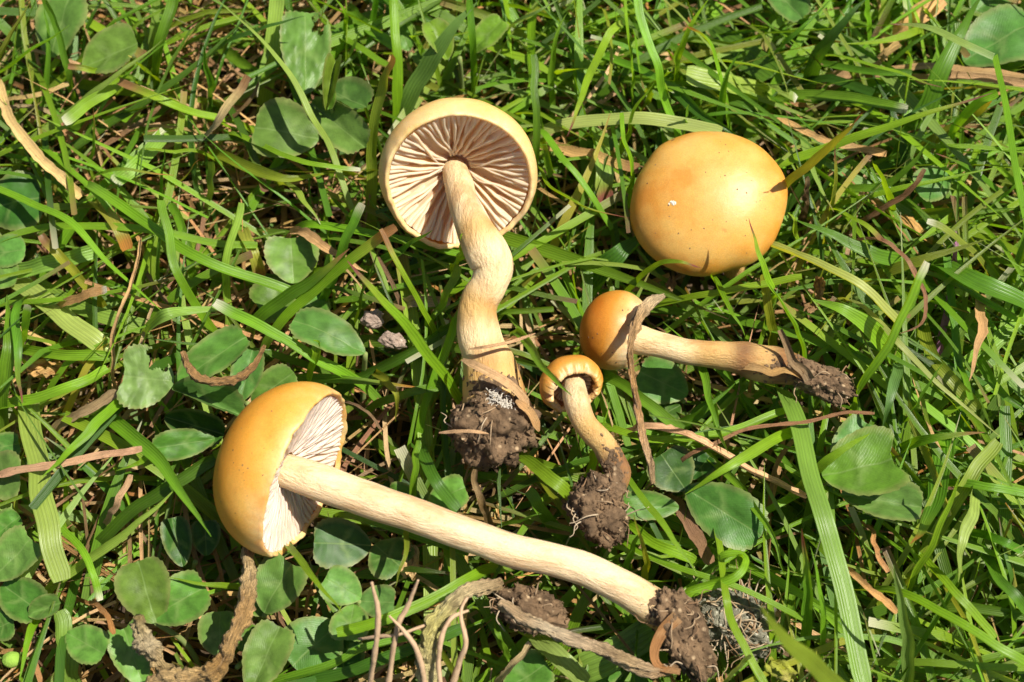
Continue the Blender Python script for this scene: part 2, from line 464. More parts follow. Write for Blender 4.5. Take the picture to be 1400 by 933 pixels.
# window | kind+end(p pointed, c cut)+tip colour | width | heights | path from foot to tip | label
BLADES = '''
A|bright p n|45|1.4,2.3,3.0|-40,330 20,290 150,200 285,105|bright green blade slanting over dark gap beside the frame edge clover
A|olive p n|50|1.6,2.4,2.8|-30,330 0,250 60,130 130,0|olive blade running up to the top corner beside large clover
A|mid c n|34|1.2,2.2,2.8|310,440 285,300 235,120 185,0|tall green blade crossing between the two corner clover leaflets
A|mid p n|25|1.0,2.0,2.5|160,510 195,330 200,150 180,20|thin upright blade in front of the large corner clover leaflet
A|blue p n|32|1.6,2.3,2.7|100,620 330,430 480,310 668,165|bluish pointed blade slanting up across the round serrated leaflet
A|bright c w|46|1.8,2.2,2.4|520,320 480,350 360,420 260,500|short bright blade with pale cut end below the serrated leaflet
A|dark p n|64|1.2,1.9,2.3|250,670 420,540 600,430 800,280 960,130 1060,20|broad dark blade rising diagonally to the top edge
A|bright c b|38|1.4,2.3,2.2|1020,535 800,465 650,410 490,335|bright blade with brown cut end below serrated clover leaflet
A|mid p b|34|1.0,2.0,2.9|360,760 390,600 385,440|upright green blade with brown tip over the thatch gap
A|mid p n|36|1.0,2.2,3.0|890,480 860,330 830,180|slim pointed upright blade beside the leaning tan straw
A|mid p n|30|1.0,2.0,2.6|675,940 668,760 675,600|short upright pointed blade above the yellowing sheath
A|bright c w|27|1.2,2.0,2.6|660,345 590,290 540,230|short bright stub with torn white tip on serrated leaflet
A|mid c n|50|1.2,2.0,2.4|650,340 665,180 720,-20|broad green blade reaching the top edge beside a paler one
A|pale c n|40|1.0,1.6,2.1|620,310 630,150 640,-20|pale flat blade upright beside the round serrated leaflet
Z|bright p n|14|1.7,2.4,2.2|-20,254 45,283 100,312 150,365 222,427|long bright blade sloping down from the frame edge over thatch
Z|bright c n|14|2.0,2.2,1.9|58,203 127,263 165,312|bright blade emerging from the orange tan sheath
Z|bright c n|15|2.3,2.5,2.0|128,258 200,308 270,355 362,388 420,412|long bright blade crossing the yellow striped blade
A|bright p n|22|1.8,2.1,2.2|830,632 680,622 545,608|thin horizontal blade pointing at pale torn blade
A|bright p o|26|1.3,2.4,2.4|360,750 420,715 520,697 715,720|arched thin blade with yellow tip over the thatch
A|pale c w|56|1.6,2.0,2.0|690,540 560,680 470,750|pale broad blade with ragged cut end amid thatch
A|blue c n|46|.9,1.8,2.4|860,920 872,780 880,670|bluish blade standing on brown thatch below the tan sheath
A|yellow p o|36|1.2,1.9,2.5|690,810 760,730 820,655|short yellow green blade with orange tip over straw
A|white c n|24|1.2,1.7,1.6|405,605 520,710 650,810 770,900|whitish narrow blade lying diagonal in the thatch
A|straw c b|40|1.7,2.5,2.9|815,608 900,500 1022,312|tan straw leaning upward beside upright pointed blade
A|straw c n|42|1.9,2.3,2.1|-10,340 20,440 70,540 160,640 260,730 340,810|wide orange tan sheath bending down from the frame edge
A|brown c n|20|1.5,2.0,2.4|890,540 1000,450 1060,340|thin brown dead stem crossing behind the leaning tan straw
A|brown c n|30|1.0,1.5,1.7|310,710 450,590 560,520 660,440|broad brown dead leaf lying under the dark diagonal blade
A|pink c n|24|1.4,1.8,1.9|20,415 130,395 285,345|pinkish tan straw lying below the bright slanting blade
A|bright c b|24|1.5,2.1,2.2|470,325 380,290 280,275|short green piece with brown tip on the serrated leaflet rim
B|pale p n|40|1.9,3.0,3.1|545,880 450,620 380,480 280,300 150,150 -10,0|long pale green blade crossing three clover leaflets diagonally
B|dark p n|30|1.8,2.6,2.9|-10,200 180,120 352,68|dark pointed blade laid over the topmost clover leaflet
B|pale c n|62|1.0,1.8,2.3|185,425 215,200 240,-20|wide pale upright blade behind the topmost clover leaflet
B|bright c w|33|1.9,2.5,2.3|60,555 250,640 400,685 575,702|bright blade with white cut tip under the clover group
B|olive p n|44|1.6,2.3,2.0|-10,632 150,700 280,735 465,708|olive curved blade running under the clover group
B|bright c n|36|1.3,2.0,2.3|350,-20 450,110 560,190 690,270|bright blade sloping from the top edge toward gilled mushroom
B|olive c b|48|1.0,2.5,3.6|628,940 625,700 640,500 680,340 716,238|tall yellow green stalk with tan cut tip beside gilled cap
B|bright c n|52|1.4,2.1,2.5|725,470 725,250 708,-20|striped bright blade upright above the gilled cap
B|blue p n|84|1.5,2.4,2.8|760,450 850,280 940,150 1055,15|broad bluish pointed blade leaning away above gilled cap
B|mid p n|30|1.2,2.3,2.7|478,325 535,230 575,125|short curled blade beside small folded clover leaflet
B|mid c n|42|1.0,1.8,2.1|500,20 600,110 720,200|broad green blade passing behind striped upright blade
B|mid c n|26|1.0,1.7,2.2|580,330 620,100 640,-10|narrow upright blade near top between striped blade and clover
B|bright p n|30|1.2,2.2,2.6|520,210 520,80 475,-10|curved blade at top edge beside topmost clover leaflet
B|mid c n|27|1.2,2.4,2.9|1046,375 1040,180 1025,-10|straight thin blade just above the gilled cap rim
B|bright p n|30|1.4,2.4,2.4|835,240 795,160 820,145 885,122|small bright curled blade near broad bluish blade
B|pale p w|48|1.6,2.0,1.9|262,755 340,830 415,922|pale pointed blade hanging over brown leaf under clover group
B|mid c n|27|1.2,1.8,1.7|390,735 480,840 570,940|narrow blade sloping down beside gilled cap margin
B|bright p b|36|1.0,2.2,2.9|522,950 560,870 592,775|short upright blade with brown hair tip beside gilled cap
B|mid c n|46|1.2,1.6,1.7|-10,190 80,250 165,315|green blade ending behind the clover with chewed rim
C|bright c n|36|1.2,2.6,3.2|490,455 490,300 475,150 455,-20|tall bright upright blade between gilled and round caps
C|bright c n|40|1.8,2.7,3.1|680,560 620,400 590,270 540,120 505,-20|bright curved blade rising from behind the round cap
C|bright p n|34|1.4,2.4,2.9|668,330 680,220 730,110 810,-15|bright curved blade near top edge beside the arched blade
C|bright c b|34|1.4,2.7,3.4|885,530 865,380 820,210 770,140 718,110|bright arched blade bowing over with blunt tip above round cap
C|mid p n|30|1.4,2.3,2.8|848,510 870,350 932,208|slim blade crossing just behind the arched blade
C|mid p n|28|1.2,2.3,2.8|160,485 160,300 180,170 232,48|slender upright blade above the gilled cap side
C|mid c n|30|1.8,2.7,3.0|90,700 100,560 95,380 88,225|upright blade touching the shaded rim of gilled cap
C|bright p r|32|3.0,2.6,2.3|405,125 330,280 280,420 230,560|bright blade with purple tip pointing down to glaucous blade
C|bright p n|26|1.3,2.4,2.4|165,325 260,285 398,290|small arched blade crossing purple tipped blade
C|mid c n|36|1.3,1.9,2.3|185,185 350,220 480,270 610,335|green blade lying crosswise behind tall bright blade
C|white c n|74|1.8,2.2,2.2|120,548 300,505 500,490 700,510 860,545|wide glaucous striped blade lying crosswise above the round cap
C|bright c n|40|2.1,2.4,1.8|110,540 200,650 290,760 410,940|bright blade sloping from gilled cap toward the button mushroom
C|bright p r|36|1.6,2.6,2.3|95,680 150,760 250,830 330,862 475,896|bright bowed blade with dark tip beside gilled cap
C|bright c n|36|1.6,2.7,3.0|478,790 485,680 450,560 440,465|upright blade standing against the round cap edge
C|bright p n|32|1.3,2.3,2.9|415,665 470,560 490,460 585,340|blade leaning behind round cap beside bright curved blade
C|dark p n|44|1.5,2.2,1.9|600,330 720,420 830,500 960,585|dark broad blade sloping down behind the round cap
C|dark c n|62|1.0,1.6,1.8|630,335 800,370 1010,420|dark wide blade under the pale broad blade above round cap
C|pale c n|96|1.4,1.9,2.1|1060,400 880,350 715,305|wide pale blade with torn end near the arched blade
C|pale c r|78|1.5,2.0,1.7|355,545 370,700 375,835|wide pale striped blade hanging with brown ragged end
C|bright c n|22|1.9,2.3,2.7|708,545 715,480 723,433|tiny green stub standing just above the round cap
C|blue p n|30|1.8,2.5,2.7|-15,130 90,60 215,-10|greyish narrow blade above gilled cap reaching top edge
C|bright p w|28|1.4,2.1,2.6|420,190 425,110 432,30|short pointed blade beside tall bright upright blade
C|tan c b|44|1.6,2.0,1.9|90,595 250,625 400,665 515,697|orange brown straw between the gilled cap and round cap
C|bright c w|24|2.1,2.4,2.7|598,340 640,310 660,288|tiny cut shoot with white tip pointing up from dark blade
C|bright c w|24|2.1,2.3,2.4|600,335 630,360 658,380|tiny cut shoot with white tip pointing down toward round cap
C|dark c n|116|1.0,1.5,1.7|640,50 800,130 950,230 1070,310|very wide dark striped blade near the top edge
D|dark p n|62|1.2,2.6,3.0|165,370 200,240 300,110 410,-10|dark bowed blade rising to the top edge
D|mid p n|32|1.5,2.4,2.8|-10,268 100,160 262,-5|narrow blade leaning up beside dark bowed blade
D|mid p n|104|1.2,2.4,2.9|535,650 620,480 700,300 790,120 880,-20|broadest dark blade rising to top edge near the folded blade
D|bright c n|40|1.5,2.7,3.0|700,620 780,500 860,420 940,380|green stub blade leaning on the folded blade foot
D|bright p r|50|1.8,2.6,3.3|10,695 250,610 450,540 650,470 920,382|long green blade with purple tip reaching from round cap
D|yellow p r|38|2.3,3.6,4.6|50,780 180,660 300,560 388,462|yellow green blade with red tip rising from round cap
D|bright p r|34|2.0,2.5,2.7|245,228 450,280 600,325 715,362|bright blade with orange and dark tip crossing dry straw
D|mid c n|30|1.3,2.0,2.2|50,238 250,270 450,300 590,302|green blade lying along the long tan straw
D|mid c w|42|1.6,2.1,2.3|90,395 300,400 450,425 575,450|level blade with white cut end below the tan straw
D|pale c w|74|1.5,2.1,2.1|-20,345 60,380 112,412|wide pale blade with torn white end near round cap
D|bright c n|36|1.2,1.8,2.3|412,225 405,100 400,-10|upright bright blade at top edge beside striped wide blade
D|pale c n|72|.9,1.5,2.0|450,270 470,100 470,-20|striped wide blade upright at the top edge
D|yellow p r|38|1.4,2.6,3.3|235,940 270,750 276,598|yellow upright blade with red tip beside round cap
D|bright c n|42|1.3,2.4,3.0|512,912 480,780 430,670|bright upright stub near the brown broad dead leaf
D|bright p n|34|1.4,2.1,2.4|275,855 450,800 700,740 990,675|bright level blade behind the bright upright stub
D|mid p n|36|1.6,2.3,2.9|265,780 450,770 580,690 662,578|curving green blade with upturned tip behind upright stub
D|olive p o|46|1.5,2.2,2.8|630,610 780,520 880,450 935,388|olive blade with orange tip touching the folded blade
D|mid p n|42|1.4,2.0,2.2|585,892 800,870 1010,855|flat green blade lying above the purple stem
D|mid p r|36|1.4,2.1,2.7|1010,850 820,690 690,630|blade with purple tip beside grey green clover leaflet
D|pink c n|28|1.6,2.0,2.1|-10,482 150,540 250,580 490,632|pinkish straw passing under the long purple tipped blade
D|straw c n|84|1.3,1.8,2.1|480,175 560,100 720,-15|wide tan dead leaf slanting to the top edge
D|tan c n|42|1.7,2.1,2.2|380,300 540,283 750,278 1060,315|long tan straw lying level across the broadest dark blade
D|pink c n|40|1.5,1.9,2.0|300,310 640,325 800,300 1060,345|pale pink straw just below the long tan straw
D|brown c n|22|1.6,2.3,2.7|385,908 560,800 645,688|thin brown stem leaning over the brown broad dead leaf
D|tan c n|96|1.2,1.6,1.5|430,840 540,900 680,1000|broad orange brown dead leaf near bright upright stub
D|bright c n|40|1.5,2.1,2.3|760,645 900,620 1080,612|bright level blade passing behind the folded blade
D|brown c n|32|1.2,2.1,2.6|140,900 150,800 150,728|dull brown upright stub beside round cap
D|tan c n|42|1.8,2.2,2.3|428,268 480,230 542,188|short tan fragment standing on dry straw
E|pale c n|62|1.4,1.9,1.9|-15,298 150,255 300,220 390,190|broad pale blade lying level at the frame edge
E|bright c n|32|1.7,2.2,2.0|-15,155 150,100 280,90 500,95 700,120 900,160 1060,172|long level bright blade crossing the whole thatch patch
E|pale c n|38|1.4,2.3,2.8|935,525 920,350 925,200 985,-10|pale narrow upright blade crossing the straw patch
E|mid c n|38|1.5,2.6,2.8|895,550 800,420 720,270 680,100 655,-20|green kinked blade leaning over level bright blade
E|white c n|106|1.4,2.0,1.8|60,320 200,420 320,520 450,608|widest pale striped blade lying diagonal above chewed clover
E|pale c n|68|1.1,1.7,1.5|120,315 300,420 450,470 620,515|broad soft green blade under the widest striped blade
E|mid c n|72|1.0,1.5,1.5|390,335 550,400 670,475|broad green blade lying beside brown stalk in thatch
E|pale p n|62|1.4,2.6,2.3|590,588 610,520 680,460 780,438 1000,430|pale blade folded over in a loop above chewed clover
Z|bright c w|15|1.8,2.4,2.6|487,522 433,493 367,453 293,415|straight bright blade with white cut tip behind round clover
E|bright c n|42|1.5,1.9,1.9|85,600 250,620 450,625|level bright blade pointing at the chewed clover leaflet
E|bright c n|48|1.5,2.2,1.9|-15,835 150,800 330,740 445,675|bright curved blade rising under the chewed clover
E|mid p n|56|1.7,2.3,2.2|10,815 40,600 28,370|wide blade upright at the frame edge above curved blade
E|mid p r|38|2.3,2.4,2.1|70,420 72,600 86,815|pointed blade hanging tip down at the frame edge
E|bright c w|34|1.4,2.4,2.9|95,610 105,510 117,410|bright upright stub with white cut tip near frame edge
E|tan c w|34|1.8,2.3,2.5|245,418 340,375 442,345|short tan straw resting on widest striped blade
E|olive c b|38|1.4,2.0,2.2|410,400 320,290 250,210 172,122|olive stalk with brown end crossing the thatch
E|straw c n|22|2.0,2.7,2.4|462,620 480,470 540,350 582,140|thin tan straw bent upright over the striped blades
E|brown c n|18|1.4,1.8,1.7|578,240 640,350 730,445|thin dark brown stem in thatch beside bright blade
E|mid c n|46|1.3,1.9,2.1|335,940 430,860 510,790|short green blade sloping under the chewed clover leaflet
E|pink c n|38|1.6,2.0,2.2|248,910 370,840 485,765|pinkish straw with frayed end below chewed clover
E|yellow c b|62|1.8,2.0,1.6|985,115 1020,200 1060,300|yellowing striped blade shaded by bands over straw
E|mid c n|32|1.2,1.9,2.3|655,395 655,200 670,-10|thin upright blade beside the green kinked blade
E|mid c n|34|1.0,1.8,2.2|800,360 790,260 740,80 705,-10|leaning narrow blade beside green kinked blade
E|yellow c o|52|1.9,2.2,2.0|390,-10 470,80 522,185|yellow blade with orange end on the thatch
F|bright p r|64|2.2,4.0,4.5|955,775 800,560 650,380 523,233|large bright blade with pale pointed tip leaning toward soil clump
F|bright c b|44|1.5,2.8,3.3|895,590 830,440 740,280 652,106|bright cut blade rising between clover and gilled mushroom
F|mid p b|54|1.7,2.5,3.0|160,480 300,370 420,280 535,178|green pointed blade with brown tip above the round clover leaflet
F|bright c b|40|1.9,2.7,3.3|225,508 400,340 560,210 725,88|long green blade with tan withered tip touching gilled cap
F|mid c w|37|1.4,2.6,3.1|425,415 480,260 530,120 587,-5|green stalk leaning between gilled cap and clover leaflet
F|mid p n|34|1.4,2.5,3.0|560,490 610,320 658,175|slim pointed blade beside the large bright blade
F|pale c n|32|1.5,2.0,1.9|480,-10 560,110 640,220 690,350|pale narrow blade sloping down under gilled cap
F|mid p n|42|1.5,2.1,2.8|630,275 750,190 875,105|pointed green blade resting against gilled cap margin
F|bright c n|36|1.7,2.1,2.1|340,95 500,100 750,150 990,207|bright level blade running beneath the gilled cap
F|bright c n|34|2.4,3.0,3.4|965,240 1000,190 1002,115|short bright stub standing against gilled mushroom stem
F|mid c n|40|1.6,2.4,2.9|865,510 920,400 985,250|green blade leaning toward the gilled mushroom stem
F|mid c n|30|1.3,1.8,1.9|445,412 600,380 800,330 970,298|level green blade under the bright cut blade
F|bright c n|38|1.5,2.3,2.6|815,940 860,750 920,600 962,465|bright upright blade just beside the soil clump
F|dark c n|48|1.4,2.0,2.2|470,775 650,670 780,600 950,488|dark blade lying diagonal behind large bright blade
F|mid c n|34|1.4,2.0,2.0|610,845 750,780 910,750|short level blade pointing at the soil clump
F|olive p n|32|1.6,2.4,1.8|625,685 690,730 730,790 725,890|olive blade bending downward beside long stemmed cap
F|mid p o|42|1.4,2.0,2.0|300,720 500,720 840,752|level blade with orange tip just above long stemmed cap
F|bright c n|38|1.2,2.2,2.5|355,760 365,725 395,630 412,555|bright upright blade under the round clover leaflet
F|straw p n|42|2.0,2.3,2.1|335,115 450,190 605,280|tan sheath tapering to a thread beside clover leaflet
F|straw c n|48|1.5,1.9,1.9|725,420 830,395 945,400|flat tan straw between bright cut blade and mushroom stem
F|brown c n|14|1.6,2.0,1.9|495,800 600,850 665,930|thread thin brown stem beside the long stemmed cap
G|white c n|64|2.0,2.7,2.3|-20,165 80,200 200,250 350,330 480,440 530,500|long pale arching blade from the round cap edge
G|bright p n|88|1.4,2.9,2.8|550,680 450,550 330,440 185,388|short broad bright blade with rounded end over pale arching blade
G|bright c w|57|1.5,3.0,3.6|330,860 360,760 480,560 560,400 640,228|thick upright cut stalk with white end near button stem
G|mid p n|62|1.8,2.3,2.4|560,242 450,215 300,140 115,62|pointed green blade reaching over to the round cap
G|mid c n|114|1.8,2.4,2.3|680,240 850,320 1070,420|widest dark striped blade running off the frame edge
G|olive p n|46|1.6,2.2,2.6|390,325 600,240 890,142|olive pointed blade crossing behind thick cut stalk
Z|bright p n|13|2.2,3.0,3.2|1097,490 1085,450 1068,415 1048,385|slim bright blade behind the button mushroom soil end
G|brown p n|26|2.5,2.8,2.6|465,150 540,210 600,300 650,400 625,490 535,527|brown curled tendril hooking around the thick cut stalk
G|bright c b|30|2.0,2.4,2.5|275,25 380,80 472,152|bright short blade joining the brown curled tendril
G|purple c n|36|1.4,2.0,1.6|700,600 740,350 760,200 785,-20|purple creeping stem between striped blade and brown leaf
G|tan p n|46|2.0,2.4,2.6|870,385 870,520 825,725|orange tan dead leaf tapering down below striped blade
G|mid p n|40|1.6,2.6,3.1|548,910 620,790 725,645|dark green pointed blade near frame edge over blade heap
G|blue p n|42|2.4,2.6,2.2|530,680 500,800 468,915|grey green leaf tip pointing down beside big notched clover
G|olive c n|52|1.5,2.1,1.9|615,490 700,650 860,840|yellow green stem sloping down below thick cut stalk
G|yellow c w|46|1.6,2.3,2.5|890,270 780,150 650,75|hollow pale stem with open cut end above striped blade
G|white p n|42|2.1,2.6,2.2|330,392 420,460 520,560 700,740 960,950|long shiny white green blade running to the frame edge
G|mid p n|44|1.6,2.2,2.2|840,610 950,760 1080,860|green blade sloping off the frame edge below dead leaf
G|mid c n|34|1.6,2.2,2.5|985,340 1050,180 1090,60|narrow green blade leaning at the frame edge
H|pale c n|74|1.6,2.3,2.0|95,-20 130,200 160,400 205,585|wide pale striped blade hanging beside frame edge clovers
H|pink c n|26|1.9,2.3,2.4|-15,228 200,185 485,138|long pinkish straw lying level over the wide striped blade
H|bright p n|34|2.2,2.5,2.4|395,-10 270,110 145,230|bright pointed blade laid across the long pinkish straw
H|mid p n|48|1.6,2.4,2.4|340,10 480,110 600,250 720,435|green pointed blade sloping toward the long stemmed cap
H|pale p n|32|1.5,2.2,2.4|190,592 350,480 480,380 605,268|pale narrow blade rising above the clover bed
H|bright c w|30|1.6,2.1,1.9|195,395 260,470 310,550 342,655|bright curved blade with pale cut end over clover bed
H|dark c n|42|1.5,2.1,2.2|360,440 480,330 590,260 735,165|dark blade rising to the long stemmed cap
H|bright p n|22|1.7,2.1,2.2|835,612 700,600 578,573|thin bright blade over the twin notched clover leaflets
H|pale c n|58|1.2,1.7,1.9|245,950 222,820 198,690|pale upright blade at lower edge among small clovers
H|pink c n|22|1.7,2.2,2.4|365,375 400,330 445,225|pale pinkish straw standing in dark gap by clover bed
H|rust c n|17|1.7,2.2,2.2|318,658 360,700 392,765|rusty red bent straw above small round clover
H|bright p n|22|1.8,2.3,2.4|525,162 460,185 398,207|short bright tip near the pinkish straw end
I|bright p n|34|2.0,2.7,2.9|285,380 380,510 508,655|bright pointed blade emerging below the long stemmed cap
I|bright c n|46|2.0,2.5,2.4|1080,480 900,580 700,670 485,728|bright blade lying over withered rootlets toward small clover
I|mid c n|40|1.5,2.0,2.0|215,940 430,880 600,800 790,760|light green blade at lower edge behind the rootlets
I|dark c n|48|1.6,2.1,2.2|280,945 500,900 700,830 1000,708|dark green blade at lower edge under the rootlets
I|olive p n|24|2.0,2.5,2.3|772,305 755,430 715,545|thin olive shoot hanging from the long stem
I|mid c n|34|1.6,1.8,1.9|550,258 800,340 1020,412|green blade shaded directly under the long stem
I|dark c n|54|2.0,2.4,2.2|820,-20 880,110 975,230|dark broad blade dropping behind the long stem
I|mid c n|30|2.0,2.4,2.5|790,160 800,20 815,-60|narrow upright blade just behind the long stem
J|bright c n|64|1.8,2.5,2.3|325,5 450,100 560,185|bright broad blade between two soil clumps
J|mid c n|48|1.3,1.9,2.1|515,350 430,240 365,145|green blade standing over straw behind the long stem
J|mid p n|32|1.5,2.1,2.4|245,298 330,275 422,243|small pointed blade just behind the long stem
J|brown c n|30|1.6,2.2,2.4|205,285 170,180 150,60|brown bent stem rising behind the long stem
J|bright c n|38|1.4,2.1,2.5|598,135 620,50 645,-20|bright upright blade beside the smallest mushroom stem
J|bright p n|46|2.1,3.0,3.0|755,80 860,220 950,340 1070,500|bright straight blade crossing beside long stem root end
J|bright c n|46|1.7,2.2,2.3|755,285 880,370 1050,442|bright blade lying under the straight crossing blade
J|white c n|106|1.5,2.0,1.8|370,730 480,830 610,945|wide striped blade lying below flat dry stem
J|pale c n|124|1.2,1.6,1.7|540,910 700,830 880,725|broad pale striped blade beside the long stem root clump
J|mid p n|27|1.6,2.3,2.7|762,478 800,370 855,275|thin pointed blade standing behind long stem end
J|olive p n|30|1.6,2.3,2.8|842,520 850,420 798,245|olive shoot with thin dry tip behind long stem end
J|mid c n|30|1.4,1.9,1.9|285,838 245,760 230,690|small green blade behind the soil lump under long stem
J|straw c n|30|1.7,2.2,2.4|235,945 310,860 380,775|pale straw at lower edge beside wide striped blade
K|pale c n|84|2.0,2.7,2.4|55,-60 100,60 180,330 240,560 325,950|very wide pale striped blade running down to the lower edge
K|bright p b|37|1.8,2.5,2.7|445,142 560,100 740,79|yellow green blade with dark brown tip beside big notched clover
K|blue p n|46|1.5,3.0,3.8|462,950 468,750 428,532|bluish upright pointed blade near lower edge
K|mid p r|38|1.4,2.5,3.2|125,800 135,600 118,408|upright pointed blade beside very wide pale blade
K|bright p n|30|1.5,2.5,3.0|165,870 190,700 148,468|slim bright upright blade with curved tip by wide pale blade
K|bright c n|60|2.0,2.6,2.4|445,635 620,720 800,830 900,890|broad bright folded blade running to the lower corner
K|bright c n|44|1.5,2.2,2.0|490,485 620,620 770,790|bright blade sloping beneath the broad folded one
K|mid c n|34|1.5,2.0,1.9|690,430 800,590 890,695|green blade sloping to the frame edge by bluish tip
K|bright p n|33|1.6,2.6,3.2|470,605 540,480 610,330 658,212|curved shoot with slender tip rising beside twisted leaf
K|mid p o|74|1.5,2.2,2.7|600,90 590,230 545,390 487,460|twisted dark leaf with curled orange tip beside notched clover
K|olive c n|44|1.6,2.2,2.2|535,495 680,250 790,110|light yellow green blade leaning through the blade heap
K|bright c n|44|1.9,2.3,2.2|600,262 740,275 890,302|bright level blade running to the frame edge
K|white p n|58|2.3,2.5,2.1|695,310 655,450 650,592|grey green pointed blade hanging beneath level bright blade
K|olive p n|96|3.0,5.2,6.2|300,1010 200,920 60,790 -25,672|blurred dull green blade standing close to the viewer
K|tan c n|23|1.9,2.3,2.3|265,552 350,620 440,698|orange straw pointing down beside very wide pale blade
K|pink c n|19|1.8,2.2,2.1|342,408 375,490 408,560|pinkish thin straw below grey green clover leaflet
K|mid c n|38|1.3,1.8,2.0|825,570 815,300 808,-10|straight upright blade near the frame edge
K|bright p n|32|2.4,2.7,2.7|168,205 250,140 350,82|narrow blade lying over the big notched clover leaflet
K|mid c n|27|1.6,2.1,2.0|685,418 800,450 870,484|small level blade beneath grey green pointed blade
L|bright p n|37|2.2,2.7,2.4|568,80 370,190 218,290|bright pointed blade laid over the dark serrated clover
L|straw c n|36|2.2,2.4,2.0|95,64 180,75 250,105 400,190 630,305|dry tan leaf widening from a thread over dark clover
L|brown c n|15|2.2,2.5,2.7|225,160 300,125 450,65 620,45 760,10 862,22|reddish brown dry runner below button mushroom root
L|bright c n|42|1.8,2.3,2.3|-10,450 40,490 200,550 400,620 620,723|long bright blade above the grey mossy lump
L|bright c n|40|2.3,2.6,2.3|185,642 290,600 380,572 415,520 390,500 335,512|bright blade looping back on itself above mossy lump
L|bright c n|36|1.9,2.6,2.2|320,400 335,520 350,640 390,760 490,950|bright upright blade crossing the grey mossy lump
L|mid p n|26|1.8,2.3,2.2|275,135 430,300 520,440 560,570|thin curved blade crossing the dark serrated clover
L|brown c n|42|1.6,2.0,1.9|185,325 260,430 305,525|brown flat straw under dark serrated clover leaflet
L|white c n|24|1.8,2.3,2.6|340,940 390,880 435,838|whitish dry rootlet at lower edge beside root clump
L|mid p n|27|2.0,2.4,2.5|312,-30 335,80 365,147|narrow blade pointing down beside bent twig
L|brown c n|16|1.4,2.0,2.2|502,510 510,260 530,180 585,105|thin brown stem rising under the dry tan leaf
M|mid p n|27|2.6,3.3,3.4|-20,185 60,300 147,388|pale green blade crossing the smallest mushroom cap
M|mid p n|29|1.8,2.3,2.4|560,190 575,300 600,420 655,565|narrow blade hanging below the button mushroom stem
M|bright p n|33|1.8,2.5,2.5|590,-20 650,90 714,190|bright pointed blade above the button mushroom stem
M|bright c n|33|1.7,2.3,2.6|435,90 650,50 900,3|bright level blade above the button mushroom cap
M|olive c n|32|1.5,2.1,2.5|800,210 790,120 768,-10|olive blade standing behind the button mushroom stem end
M|mid c n|34|1.6,2.2,2.2|240,312 370,390 510,500|green blade below the button mushroom cap
M|bright c n|32|1.7,2.2,2.2|250,488 400,530 640,510 850,435|long bowed blade crossing between the two small mushrooms
M|mid p n|34|1.7,2.2,2.3|470,500 580,430 680,345|short bright blade under the button mushroom stem
M|bright p n|33|1.5,2.2,2.8|188,690 215,580 278,390|bright blade rising beside the smallest mushroom stem
O|dark p n|112|1.4,1.9,1.7|-30,880 100,740 225,630|wide dark blade shaded by the round cap
O|bright p r|52|2.2,2.95,3.3|890,960 880,930 830,800 790,680 757,556|green blade with purple pointed tip rising over round cap
O|bright p n|50|1.6,2.4,2.4|985,720 990,640 985,560 955,525|curled bright blade tip tucked against the round cap
O|bright p r|48|1.8,2.9,2.9|170,905 300,800 410,782 515,808|blade with red tip bending in front of round cap
'''

SHAPES = []   # (px, py, radius px, height) kept clear of loose grass

def add_blade(kind, end, tip, wpx, hs, pts, label, i):
    n0 = len(pts)
    hh = np.interp(np.linspace(0, 1, n0), np.linspace(0, 1, len(hs)), hs)
    path = np.array([P(x, y, h) for (x, y), h in zip(pts, hh)])
    # let the foot run down into the turf
    d = path[0] - path[1]; d /= np.linalg.norm(d)
    foot = path[0] + d * .5 - np.array([0, 0, .55])
    path = np.vstack([foot, path])
    pp = spline(path, 12 + 5 * n0)
    n = len(pp)
    rs = random.Random(i * 17 + 3)
    # slow unevenness along the blade
    ph = rs.uniform(0, 50)
    s = np.linspace(0, 1, n)
    pp[:, 2] += .05 * np.array([noise.noise(Vector((ph, 5 * a, 0))) for a in s])
    pp[:, 0] += .035 * np.array([noise.noise(Vector((ph, 7 * a, 9))) for a in s])
    w = wpx * 1.03 * px_size(Vector(path[1 + n0 // 2]))
    wid = np.ones(n) * w
    wid *= 1 + .1 * np.array([noise.noise(Vector((ph, 4 * a, 4))) for a in s])
    if end == 'p':
        wid *= np.clip((1 - s) / .42, 0.02, 1) ** .75
    else:
        wid *= np.where(s > .985, .8, 1.0)
    wid *= .8 + .2 * np.clip(s / .25, 0, 1)
    fold = rs.uniform(.25, .8) if kind not in STRAWY else rs.uniform(.1, .9)
    if kind in STRAWY:
        wid *= 1 + .35 * np.array([noise.noise(Vector((ph, 9 * a * n0, 14))) for a in s])
        pp += .03 * np.array([tuple(noise.noise_vector(Vector((ph, 6 * a, 21)))) for a in s])
    if w > .26: fold = rs.uniform(.1, .3)
    r0 = rs.uniform(-.5, .5)
    roll = r0 + rs.uniform(-.7, .7) * s
    v, f, uv, col = ribbon(pp, wid, roll, fold, kind, tip, rs)
    straw = kind in STRAWY
    nm = 'dry_straw' if straw else 'grass_blade'
    o = pp[0].copy()
    me = make_mesh(nm, v - o, f, M_STRAW if straw else M_GRASS, uv, col)
    ob = link(nm, me, loc=Vector(o))
    tag(ob, label, 'straw' if straw else 'grass blade', 'dry straws in the turf' if straw else 'single grass blades in the turf')

